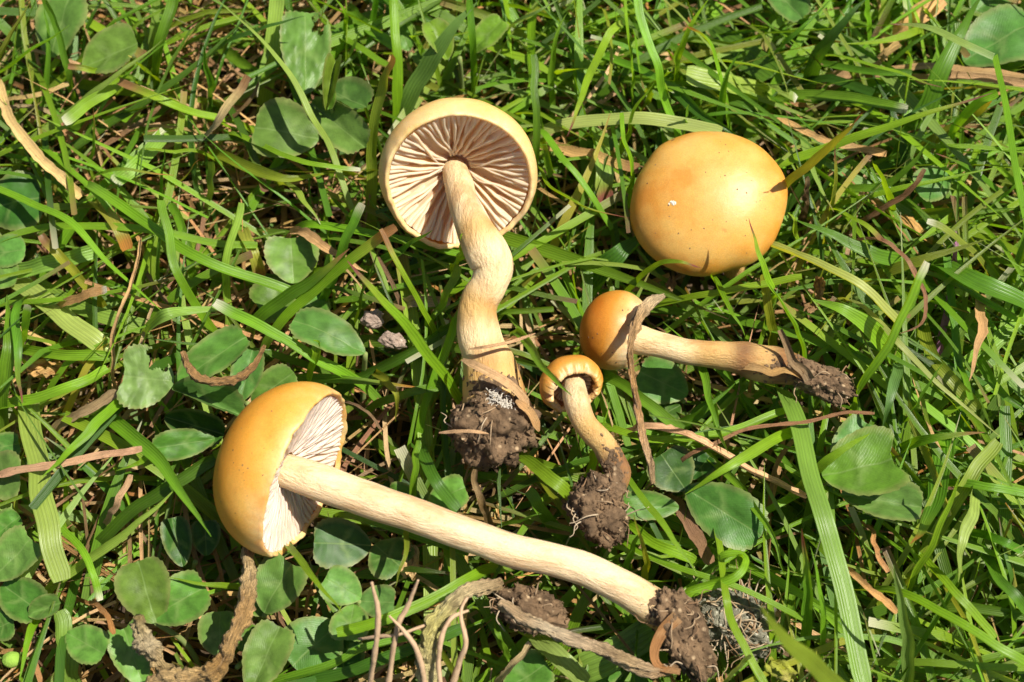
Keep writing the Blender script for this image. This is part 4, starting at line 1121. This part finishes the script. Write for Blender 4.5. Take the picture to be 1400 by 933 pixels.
# --- mushroom seen from above
def round_cap():
    c = P(967, 281, 2.15); s = px_size(c)
    ax = -camdir(-.03, .2, .975)
    root = empty('mushroom', P(985, 330, .3))
    tag(root, 'mushroom with smooth round orange cap seen from above', 'mushroom', 'mushrooms laid on the grass')
    fr = frame_of(c, ax)
    m = cap_material('cap_orange_surface', [(0, (.78, .47, .13)), (.45, (.77, .43, .095)), (.7, (.72, .35, .06)), (.9, (.66, .28, .04)), (1, (.6, .25, .035))], (.8, .56, .2))
    pr = dome(103 * s, 99 * s, 72 * s, zmax=.8)
    pr += [(.97, .0, 1.0), (.9, -.08, 1.0), (.6, -.3, 1.0), (.2, -.4, 1.0)]
    cp = lathe('cap', pr, fr, m, root, 128, .09, 8, .006, .02)
    bpy.context.view_layer.update()
    rs = random.Random(6)
    bits('soil_specks', cp, root, [(rs.uniform(880, 1055), rs.uniform(195, 350)) for _ in range(26)] + [(985, 194), (992, 198), (996, 207), (1003, 196)], .012, M_SOIL, 12)
    bits('scratch', cp, root, [(918 + q, 193 - q * .6) for q in range(6)], .016, M_SOIL, 14)
    SHAPES.append((968, 276, 106, 2.3))
    tube_obj('stem', [tuple(c + Vector((0, 0, .2))), tuple(P(1000, 352, 1.4)), tuple(P(1006, 385, .7)), tuple(P(1003, 400, .2))], [.2, .17, .16, .16], [CREAM, TAN, TAN, TAN], M_STEM, root, 20, 24, .05, 4)
    # a white fleck stuck to the skin
    mm, n, l, pb = mat_new('fleck_white'); pb.inputs['Base Color'].default_value = (.7, .62, .5, 1)
    f_ = bits('fleck', cp, root, [(915, 279), (918, 277), (921, 276), (923, 278), (921, 279)], .026, mm, 8)

# --- long stemmed mushroom lying on its side
def long_stemmed():
    c = P(419, 650, 2.5); s = px_size(c)
    ax = camdir(.93, -.33, .23)
    root = empty('mushroom', P(600, 720, 1.6))
    tag(root, 'largest mushroom lying sideways with domed cap and long pale stem', 'mushroom', 'mushrooms laid on the grass')
    fr = frame_of(c, ax)
    R, Rr, H = 123 * s, 119 * s, 118 * s
    m = cap_material('cap_dome_surface', [(0, (.64, .21, .012)), (.4, (.72, .28, .02)), (.6, (.8, .42, .06)), (.78, (.86, .56, .16)), (.92, (.9, .68, .32)), (1, (.9, .76, .5))], (.8, .4, .06), .12)
    pr = dome(R, Rr, H, 34, .8)
    pr += [(Rr - .015, .01, 1.0), (Rr - .04, .0, 1.0), (Rr - .06, -.05, 1.0)]
    cp = lathe('cap', pr, fr, m, root, 128, .04, 12, .008, .03)
    inn = lambda r: max(-(H - .16) * math.sqrt(max(0, 1 - min(1, r / (Rr - .02)) ** 2.2)), -.33 + .29 * max(0, (r - .2) / (Rr - .25)) ** .8 - .03 * min(1, (Rr - r) * 4) - .015)
    ip = [(max(.003, (Rr - .05) * k / 15), inn((Rr - .05) * k / 15) - .03, .5) for k in range(16)]
    lathe('cap_flesh', ip, fr, M_GILL, root, 64, col=[(.8, .66, .55)] * 16)
    gills(root, fr, 90, .2, Rr - .055, -.3, -.03, inn, ((.88, .76, .65), (.9, .8, .7)), True, 31)
    bpy.context.view_layer.update()
    rs = random.Random(16)
    bits('soil_specks', cp, root, [(rs.uniform(295, 400), rs.uniform(560, 740)) for _ in range(30)], .011, M_SOIL, 13)
    for q in ((400, 640, 132, 2.7), (380, 610, 90, 2.7), (410, 690, 85, 2.7)): SHAPES.append(q)
    L = (.8, .6, .37)
    so = stem(root, [(378, 640, 2.42, 23, CREAM), (410, 650, 2.47, 24.5, L), (450, 664, 2.5, 26, L), (500, 682, 2.5, 24.5, L), (550, 699, 2.5, 24, L), (600, 717, 2.48, 23.5, L), (650, 735, 2.46, 23, L), (700, 753, 2.45, 23.5, L),
                (750, 764, 2.45, 23, L), (800, 779, 2.42, 23, L), (850, 802, 2.4, 24, L), (885, 824, 2.36, 26, CREAM), (905, 838, 2.3, 26, TAN), (925, 856, 2.2, 24, BRN)], 7, .05, 110)
    bpy.context.view_layer.update()
    smears(root, so, 906, 838, 10, 12, 90, 5, .04)
    cc = P(934, 868, 2.32); k = px_size(cc)
    SHAPES.append((936, 870, 52, 2.5))
    clump(root, cc, [camdir(.92, .25, 0) * (29 * k), camdir(.34, -.9, 0) * (60 * k), camdir(0, 0, 1) * (29 * k)], 5, amp=.36, crumbs=220, roots=26)
    pp = spline([tuple(P(*q)) for q in ((925, 842, 2.65), (905, 862, 2.6), (893, 890, 2.5), (900, 912, 2.45), (930, 920, 2.5))], 22)
    v, f, uv, cl = ribbon(pp, np.linspace(20, 9, 22) * k, .4, .5, 'brown', 'n', random.Random(2))
    link('dry_wrap', make_mesh('dry_wrap', v - np.array(root.location), f, M_STRAW, uv, cl), root)

# --- button mushroom, closed cap
def button():
    c = P(866, 459, 2.35); s = px_size(c)
    ax = camdir(.95, -.26, .14)
    root = empty('mushroom', P(960, 480, 1.6))
    tag(root, 'button mushroom with closed glossy orange cap and muddy stem end', 'mushroom', 'mushrooms laid on the grass')
    fr = frame_of(c, ax)
    m = cap_material('cap_button_surface', [(0, (.56, .17, .012)), (.5, (.62, .21, .016)), (.72, (.7, .34, .05)), (.84, (.8, .55, .22)), (.95, (.87, .74, .52)), (1, (.88, .8, .64))], (.66, .31, .05))
    pr = dome(55 * s, 47 * s, 74 * s, 30, .66)
    pr += [(.45, .035, 1.0), (.41, .04, 1.0), (.33, .0, 1.0), (.2, -.06, 1.0)]
    cp = lathe('cap', pr, fr, m, root, 96, .03, 5, .02, .03)
    bpy.context.view_layer.update()
    rs = random.Random(26)
    bits('soil_specks', cp, root, [(rs.uniform(795, 870), rs.uniform(405, 500)) for _ in range(22)], .011, M_SOIL, 15)
    SHAPES.append((840, 455, 60, 2.5))
    so = stem(root, [(858, 461, 2.33, 18, WHT), (875, 465, 2.35, 20, CREAM), (900, 471, 2.36, 18.5, CREAM), (929, 479, 2.36, 18, CREAM), (960, 483, 2.36, 18.5, TAN), (990, 487, 2.36, 20, TAN), (1015, 490, 2.36, 23, BRN),
                (1040, 496, 2.36, 25, TAN), (1063, 501, 2.34, 25, BRN), (1085, 506, 2.32, 21, BRN), (1105, 512, 2.3, 17, DRT)], 11, .1, 70)
    bpy.context.view_layer.update()
    smears(root, so, 1080, 504, 22, 10, 110, 6, .035)
    cc = P(1126, 521, 2.35); k = px_size(cc)
    SHAPES.append((1126, 522, 45, 2.5))
    clump(root, cc, [camdir(.93, -.36, 0) * (44 * k), camdir(.36, .93, 0) * (21 * k), camdir(0, 0, 1) * (22 * k)], 9, amp=.36, crumbs=150, roots=8)
    for pts, w, kd in (([(1108, 520, 2.55), (1085, 492, 2.7), (1075, 470, 2.8), (1065, 450, 2.9)], 15, 'brown'), ([(1020, 503, 2.5), (1050, 512, 2.6), (1075, 508, 2.6), (1098, 520, 2.5)], 16, 'tan'), ([(1085, 492, 2.6), (1097, 508, 2.6), (1102, 522, 2.5)], 8, 'straw')):
        pp = spline([tuple(P(*q)) for q in pts], 18)
        for i in range(18): pp[i] += np.array(noise.noise_vector(Vector(pp[i]) * 4)) * .05
        v, f, uv, cl = ribbon(pp, np.linspace(w, w * .5, 18) * k, .5, .6, kd, 'n', random.Random(w))
        link('torn_skin', make_mesh('torn_skin', v - np.array(root.location), f, M_STRAW, uv, cl), root)

# --- smallest mushroom, torn cap margin
def smallest():
    c = P(786, 535, 2.75); s = px_size(c)
    ax = camdir(.3, -.58, .76)
    root = empty('mushroom', P(815, 600, 1.6))
    tag(root, 'smallest mushroom with torn cap margin and bent stem', 'mushroom', 'mushrooms laid on the grass')
    fr = frame_of(c, ax)
    R, Rr, H = 45 * s, 35 * s, 50 * s
    m = cap_material('cap_torn_surface', [(0, (.56, .17, .015)), (.6, (.64, .25, .025)), (.85, (.72, .36, .06)), (.96, (.8, .52, .2)), (1, (.9, .78, .56))], (.7, .34, .07))
    pr = dome(R, Rr, H, 34, .72)
    pr += [(Rr - .03, .01, 1.0), (Rr - .05, -.02, 1.0), (Rr - .05, -.06, 1.0)]
    lathe('cap', pr, fr, m, root, 128, .07, 21, .07, .045)
    inn = lambda r: -(H - .08) * math.sqrt(max(0, 1 - min(1, r / (R - .03)) ** 2.2))
    ip = [(max(.003, (R - .06) * k / 11), inn((R - .06) * k / 11) - .01, .5) for k in range(12)]
    lathe('cap_flesh', ip, fr, M_GILL, root, 48, col=[(.52, .3, .13)] * 12)
    gills(root, fr, 34, .13, Rr - .06, -.2, -.13, inn, ((.64, .42, .22), (.74, .54, .33)), False, 51)
    SHAPES.append((780, 527, 50, 2.9))
    so = stem(root, [(783, 522, 2.6, 16, CREAM), (786, 537, 2.85, 17.5, CREAM), (790, 556, 2.95, 17, CREAM), (799, 578, 2.9, 17, TAN), (812, 594, 2.8, 16.5, TAN), (825, 608, 2.7, 16, TAN), (837, 628, 2.6, 18, BRN), (845, 648, 2.55, 18, BRN), (836, 668, 2.5, 19, DRT), (824, 690, 2.4, 18, DRT)], 17, .12, 50)
    bpy.context.view_layer.update()
    smears(root, so, 838, 640, 8, 18, 110, 7, .034)
    cc = P(817, 700, 2.4); k = px_size(cc)
    SHAPES.append((817, 700, 50, 2.6))
    clump(root, cc, [camdir(.95, .3, 0) * (33 * k), camdir(.35, -.9, 0) * (44 * k), camdir(0, 0, 1) * (34 * k)], 14, amp=.45, crumbs=300, roots=18)
    c2 = P(837, 668, 2.62)
    clump(root, c2, [camdir(.95, .3, 0) * (17 * k), camdir(.35, -.9, 0) * (17 * k), camdir(0, 0, 1) * (15 * k)], 44, sub=4, amp=.5, crumbs=70, roots=6)

gilled(); round_cap(); long_stemmed(); button(); smallest()

# ------------------------------------------------------------------ dead stalks, twig, lumps
def stalk_thing(name, label, cat, pts, cols, mat, lump, seed, nseg=14, n=50, freq=5.0):
    pos = [P(a, b, h) for a, b, h, r in pts]
    rad = [r * px_size(q) for (a, b, h, r), q in zip(pts, pos)]
    o = tube_obj(name, [tuple(q) for q in pos], rad, cols, mat, None, max(nseg, 18) if mat is M_BARK else nseg, n * 2, lump, seed, freq, None, .75 if mat is M_BARK else .3)
    for a, b, h, r in pts: SHAPES.append((a, b, r + 4, h))
    return tag(o, label, cat)

stalk_thing('withered_stalk', 'ropey brown withered stalk below the long stemmed cap', 'dead stalk',
    [(341, 752, 2.2, 8), (341, 790, 2.4, 10), (335, 828, 2.5, 11), (318, 872, 2.5, 10), (300, 912, 2.4, 10), (272, 925, 2.3, 11), (235, 926, 2.2, 10), (205, 940, 2.0, 12)],
    [(.6, .42, .2), (.66, .46, .22), (.5, .3, .12), (.54, .33, .13), (.45, .26, .09), (.58, .38, .16), (.62, .42, .19), (.45, .28, .12)], M_BARK, .45, 4, 20, 110, 7.0)
stalk_thing('dead_flower', 'pale lumpy dead flower stalk standing on clover bed', 'dead flower',
    [(228, 926, 1.9, 9), (212, 898, 2.2, 9), (197, 878, 2.5, 11), (190, 860, 2.7, 10), (190, 842, 2.8, 8)],
    [(.56, .38, .17), (.66, .48, .24), (.76, .6, .36), (.7, .54, .28), (.45, .32, .13)], M_BARK, .6, 9, 16, 50, 9.0)
stalk_thing('dry_twig', 'twisted dry twig hooked over the button mushroom neck', 'twig',
    [(907, 405, 2.9, 4), (889, 414, 3.0, 6), (872, 436, 3.06, 6), (862, 470, 3.08, 4.5), (862, 500, 2.9, 4.5), (869, 545, 2.7, 4.6), (878, 590, 2.6, 5), (888, 630, 2.5, 4.8), (892, 662, 2.4, 3)],
    [(.8, .6, .35), (.8, .58, .33), (.75, .47, .22), (.68, .4, .17), (.64, .36, .14), (.62, .34, .13), (.66, .39, .18), (.7, .45, .24), (.6, .4, .2)], M_BARK, .25, 2, 12, 70, 5.0)
hs = stalk_thing('withered_runner', 'pale yellow withered runner arching below the long stem', 'dead stem',
    [(585, 950, 2.2, 12), (584, 915, 2.4, 13), (586, 885, 2.6, 13), (598, 848, 2.8, 12), (622, 820, 2.8, 10), (650, 806, 2.7, 9), (684, 799, 2.5, 8)],
    [(.66, .56, .24), (.74, .62, .3), (.7, .6, .24), (.66, .58, .2), (.74, .6, .3), (.7, .52, .28), (.5, .34, .17)], M_BARK, .18, 6, 16, 60, 4.0)
for lab, pts in (('brown rootlet standing straight beside the small clover', [(505, 940, 2.2, 4), (513, 890, 2.8, 4), (517, 840, 3.2, 4), (508, 796, 3.5, 2)]),
                 ('pale brown rootlet leaning over the bright lower blade', [(530, 940, 2.2, 4), (543, 860, 2.9, 4), (557, 830, 3.1, 3.5), (572, 793, 3.4, 1.5)]),
                 ('greyish rootlet crossing the leaning one', [(582, 940, 2.4, 4), (572, 895, 2.8, 4), (556, 868, 3.0, 3.5), (532, 842, 3.1, 1.5)]),
                 ('bent tan rootlet falling from the pale withered runner', [(618, 940, 2.3, 4.5), (628, 905, 2.6, 4.5), (637, 880, 2.8, 4), (630, 838, 2.9, 3), (640, 815, 2.8, 2)]),
                 ('thin level rootlet tying the rootlets together', [(490, 874, 2.5, 2), (520, 870, 2.7, 2.5), (545, 868, 2.8, 2.5), (592, 851, 2.8, 2)]),
                 ('slender rootlet looping beside the pale withered runner', [(603, 945, 2.5, 3), (600, 905, 2.7, 3.5), (605, 868, 2.9, 3.5), (618, 845, 2.95, 3), (640, 835, 2.8, 2)])):
    tag(stalk_thing('rootlet', lab, 'rootlet', pts, [(.5, .34, .21)] * len(pts), M_FIBRE, .15, len(lab), 8, 30), group='withered rootlets at the lower edge')
stalk_thing('dry_stalk', 'flat greyish dry stem lying from soil lump to root clump', 'dead stem',
    [(684, 825, 2.75, 7), (715, 845, 2.8, 9), (750, 862, 2.8, 8), (800, 880, 2.7, 8), (850, 900, 2.6, 9), (880, 914, 2.5, 8), (905, 918, 2.4, 6), (925, 912, 2.3, 4)],
    [(.72, .5, .28), (.62, .43, .24), (.72, .56, .36), (.66, .48, .29), (.58, .4, .21), (.66, .46, .26), (.5, .31, .16), (.42, .25, .13)], M_BARK, .15, 3, 12, 50)
stalk_thing('curled_leaf', 'curled brown withered strip lying on clover leaflet', 'dead leaf',
    [(250, 481, 2.8, 4), (258, 502, 2.75, 5), (272, 517, 2.75, 5.5), (292, 522, 2.8, 5), (318, 520, 2.8, 5), (336, 510, 2.85, 5), (350, 496, 2.9, 4), (362, 472, 3.0, 2)],
    [(.55, .31, .12)] * 8, M_BARK, .35, 8, 10, 50, 8.0)

def lone_clump(name, label, cat, px, py, h, axes_px, seed, mat, **kw):
    c = P(px, py, h); k = px_size(c)
    ob = clump(None, c, [camdir(*a[:3]) * (a[3] * k) for a in axes_px], seed, mat, name, **kw)
    SHAPES.append((px, py, max(a[3] for a in axes_px) * .8, h))
    return tag(ob, label, cat)
lone_clump('soil_lump', 'crumbly dark soil lump under the middle of long stem', 'soil lump', 722, 832, 2.1, [(.95, -.25, 0, 46), (.25, .95, 0, 26), (0, 0, 1, 26)], 22, M_SOIL, amp=.45, crumbs=200, roots=16)
M_MOSS = soil_material('mossy_lump_surface', (.1, .09, .06), (.34, .32, .24), (.6, .57, .46), 4.0)
lone_clump('mossy_lump', 'grey fuzzy mossy lump among blades near root clump', 'lump', 1002, 846, 1.7, [(.9, -.4, 0, 56), (.4, .9, 0, 38), (0, 0, 1, 36)], 27, M_MOSS, amp=.4, crumbs=260, roots=120)
M_PEB = soil_material('pebble_surface', (.26, .18, .14), (.5, .38, .31), (.6, .5, .42), 3.0)
lone_clump('soil_pebble', 'pinkish soil pebble beside large bright leaning blade', 'pebble', 509, 437, 1.9, [(1, .1, 0, 14), (0, 1, 0, 12), (0, 0, 1, 11)], 31, M_PEB, sub=4, amp=.35, crumbs=12, roots=0)
lone_clump('soil_pebble', 'pale pinkish pebble behind the large bright leaning blade', 'pebble', 537, 466, 1.9, [(.95, -.3, 0, 17), (.3, .9, 0, 11), (0, 0, 1, 11)], 37, M_PEB, sub=4, amp=.35, crumbs=16, roots=0)

M_BUD = soil_material('bud_surface', (.2, .36, .04), (.3, .46, .07), (.34, .48, .12), .8)
lone_clump('flower_bud', 'small lime green bud in the corner under crinkled clover', 'bud', 16, 902, 1.7, [(1, 0, 0, 13), (0, 1, 0, 11), (0, 0, 1, 11)], 51, M_BUD, sub=4, amp=.06, crumbs=0, roots=0)

# crumpled dry leaf scraps
def scrap(label, px, py, h, r, seed, kind):
    rs = random.Random(seed)
    c = P(px, py, h); k = px_size(c) * r
    n = 12; V = []; UV = []; COL = []
    a = rs.uniform(0, 6)
    X = Vector((math.cos(a), math.sin(a), .2)); Y = Vector((-math.sin(a), math.cos(a), .3))
    for i in range(n):
        for j in range(n):
            u, v = i / (n - 1) * 2 - 1, j / (n - 1) * 2 - 1
            q = Vector((u * 1.3 + seed, v * 1.3, 0))
            w = 1 - .45 * u * u
            z = noise.noise(q) * .8 + noise.noise(q * 2.5) * .35
            V.append(tuple((X * u + Y * v * w * .6 + Vector((0, 0, 1)) * z + Vector((noise.noise(q * 2), noise.noise(q * 3), 0)) * .25) * k))
            UV.append((j / (n - 1), i / (n - 1)))
            COL.append(np.array(KIND[kind][0]) * rs.uniform(.85, 1.15))
    tag(link('dead_leaf', make_mesh('dead_leaf', V, grid_faces(n, n), M_STRAW, UV, COL), loc=c), label, 'dead leaf', 'crumpled dead leaf scraps')
scrap('crumpled orange brown scrap beside the short broad bright blade', 1120, 392, 2.3, 14, 3, 'rust')
scrap('curled brown scrap hanging above the button mushroom mud', 1110, 420, 2.2, 12, 5, 'brown')
scrap('dark reddish scrap under the round cap edge', 918, 388, 1.7, 10, 8, 'brown')
scrap('yellowish ragged scrap at the lower edge by mossy lump', 1068, 916, 2.2, 22, 11, 'yellow')
scrap('tan folded scrap in the gap beside small scalloped clover', 560, 768, 1.6, 22, 13, 'straw')
scrap('brown papery scrap in thatch beside chewed clover', 62, 505, 1.6, 24, 17, 'tan')

# ------------------------------------------------------------------ loose turf and thatch (nobody could count it)
def scatter(name, N, kinds, Lr, wr, elev_r, bend_r, z0r, mat, straw, hmax, seed, dens=None, K=9):
    g = np.random.default_rng(seed)
    X = g.uniform(-12.5, 12.5, N); Y = g.uniform(-11, 12, N)
    if dens is not None:
        keep = g.random(N) < dens(X, Y); X, Y = X[keep], Y[keep]; N = len(X)
    # tufts: pull some of the feet together
    tx = g.uniform(-12.5, 12.5, N // 9); ty = g.uniform(-11, 12, N // 9)
    ti = g.integers(0, N // 9, N)
    mk = g.random(N) < (.0 if straw else .45)
    X = np.where(mk, tx[ti] + g.normal(0, .16, N), X); Y = np.where(mk, ty[ti] + g.normal(0, .16, N), Y)
    az = g.uniform(0, 2 * np.pi, N)
    el = np.radians(g.uniform(*elev_r, N)); bend = np.radians(g.uniform(*bend_r, N))
    L = g.uniform(*Lr, N) * g.uniform(.7, 1.1, N); w = g.uniform(*wr, N); z0 = g.uniform(*z0r, N)
    t = np.linspace(0, 1, K)
    ea = el[:, None] - bend[:, None] * t[None, :] ** 1.5
    aa = az[:, None] + g.normal(0, .35, N)[:, None] * t[None, :]
    ds = (L / (K - 1))[:, None]
    st = np.stack([np.cos(ea) * np.cos(aa), np.cos(ea) * np.sin(aa), np.sin(ea)], -1) * ds[..., None]
    pos = np.cumsum(st, axis=1) - st[:, :1]
    pos += np.stack([X, Y, z0], -1)[:, None, :]
    pos[..., 2] = np.where(pos[..., 2] > hmax, hmax + (pos[..., 2] - hmax) * .25, pos[..., 2])
    lo = z0[:, None] * .5 + .02
    pos[..., 2] = np.maximum(pos[..., 2], lo)
    # keep clear of the things that lie on the turf
    px, py = project(pos.reshape(-1, 3)); px = px.reshape(N, K); py = py.reshape(N, K)
    bad = np.zeros(N, bool)
    for (cx, cy, r, h) in SHAPES:
        inside = (np.hypot(px - cx, py - cy) < r + 4) & (pos[..., 2] > h - max(.45, r / 100 * .95))
        bad |= inside.any(1)
    for (cx, cy, r, h) in LEAF_CIRC:
        inside = (np.hypot(px - cx, py - cy) < r) & (pos[..., 2] > h - .15)
        bad |= inside.any(1) & (g.random(N) < .93)
    ok = ~bad
    pos = pos[ok]; w = w[ok]; N = len(pos)
    T = np.gradient(pos, axis=1); T /= np.linalg.norm(T, axis=-1, keepdims=True)
    side = np.cross(T, np.array([0, 0, 1.])); side /= np.maximum(np.linalg.norm(side, axis=-1, keepdims=True), 1e-4)
    nor = np.cross(side, T)
    rl = g.normal(0, .55, N)[:, None] + g.normal(0, .7, N)[:, None] * t[None]
    s2 = side * np.cos(rl)[..., None] + nor * np.sin(rl)[..., None]
    n2 = nor * np.cos(rl)[..., None] - side * np.sin(rl)[..., None]
    cut = g.random(N) < (.6 if straw else .4)
    prof = np.where(cut[:, None], 1 - .12 * t[None], np.clip((1 - t[None]) / .5, .03, 1) ** .8) * (.8 + .2 * np.clip(t / .2, 0, 1))[None]
    cu = np.array([-1, 0, 1.0])
    hw = (w[:, None] * prof * .5)[..., None, None]
    fold = g.uniform(.12, .6, N)[:, None, None, None]
    V = pos[:, :, None, :] + s2[:, :, None, :] * cu[None, None, :, None] * hw + n2[:, :, None, :] * np.abs(cu)[None, None, :, None] * hw * fold
    names = list(kinds); pr = np.array([kinds[k] for k in names]); pr = pr / pr.sum()
    kk = g.choice(len(names), N, p=pr)
    base = np.array([KIND[k][0] for k in names])[kk]; foot = np.array([KIND[k][1] for k in names])[kk]
    jit = g.uniform(.72, 1.25, N)[:, None] * np.stack([g.uniform(.85, 1.2, N), np.ones(N), g.uniform(.8, 1.3, N)], -1)
    f = (np.clip(1 - t / .35, 0, 1) * .7)[None, :, None]
    col = (base[:, None] * (1 - f) + foot[:, None] * f) * jit[:, None]
    if not straw:
        tc = np.array([(.66, .62, .45), (.34, .2, .08), (.25, .1, .08)])[g.integers(0, 3, N)]
        q = (np.clip((t - .86) / .1, 0, 1)[None] * (g.random(N) < .5)[:, None])[..., None] * .85
        col = col * (1 - q) + tc[:, None] * q
    col = np.repeat(np.clip(col, .004, .8)[:, :, None, :], 3, 2)
    uv = np.stack(np.broadcast_arrays(((cu + 1) / 2)[None, None, :], np.broadcast_to(t[None, :, None], (N, K, 3))), -1)
    fc = (grid_faces(K, 3)[None] + (np.arange(N) * K * 3)[:, None, None]).reshape(-1, 4)
    me = make_mesh(name, V.reshape(-1, 3), fc, mat, uv.reshape(-1, 2), col.reshape(-1, 3))
    o = link(name, me)
    tag(o, kind='stuff')
    return o

def lowerleft(X, Y):     # the clover bed has little grass in it
    px, py = project(np.stack([X, Y, np.full_like(X, 1.2)], -1))
    d = np.clip((px - 480) / 160, 0, 1) + np.clip((640 - py) / 120, 0, 1)
    return np.clip(.28 + d, 0, 1)

def leftthin(X, Y):      # straw shows through the turf on that side
    px, py = project(np.stack([X, Y, np.full_like(X, 1.2)], -1))
    return lowerleft(X, Y) * np.clip(.34 + (px - 380) / 500, .34, 1)

def strawside(X, Y):     # less straw shows among the long grass
    px, py = project(np.stack([X, Y, np.full_like(X, 1.2)], -1))
    return np.clip(1.25 - px / 1300, .4, 1)

scatter('thatch', 6000, {'straw': 2, 'tan': 3, 'brown': 4, 'pink': 1, 'rust': 2}, (1.2, 4.4), (.02, .1), (-8, 22), (-10, 35), (.15, .9), M_STRAW, True, 1.4, 3, strawside)
scatter('thatch', 3600, {'straw': 4, 'tan': 3, 'pink': 1, 'brown': 2}, (1.0, 3.8), (.02, .075), (-6, 30), (-10, 60), (.6, 1.35), M_STRAW, True, 1.8, 4, strawside)
scatter('turf_grass', 4700, {'bright': 5, 'mid': 5, 'dark': 3, 'pale': 1, 'olive': 1, 'yellow': .4}, (2.2, 5.6), (.06, .155), (12, 62), (0, 60), (.1, .6), M_GRASS, False, 1.85, 11, leftthin)
scatter('turf_grass', 1300, {'bright': 4, 'mid': 4, 'pale': 2, 'blue': 1, 'white': .6}, (3.0, 6.5), (.11, .23), (5, 40), (0, 45), (.4, 1.1), M_GRASS, False, 1.7, 12, leftthin)
scatter('turf_grass', 2800, {'bright': 6, 'mid': 3, 'pale': 1, 'olive': 1}, (2.6, 6.0), (.045, .1), (12, 55), (0, 55), (.3, 1.1), M_GRASS, False, 2.0, 13, leftthin)
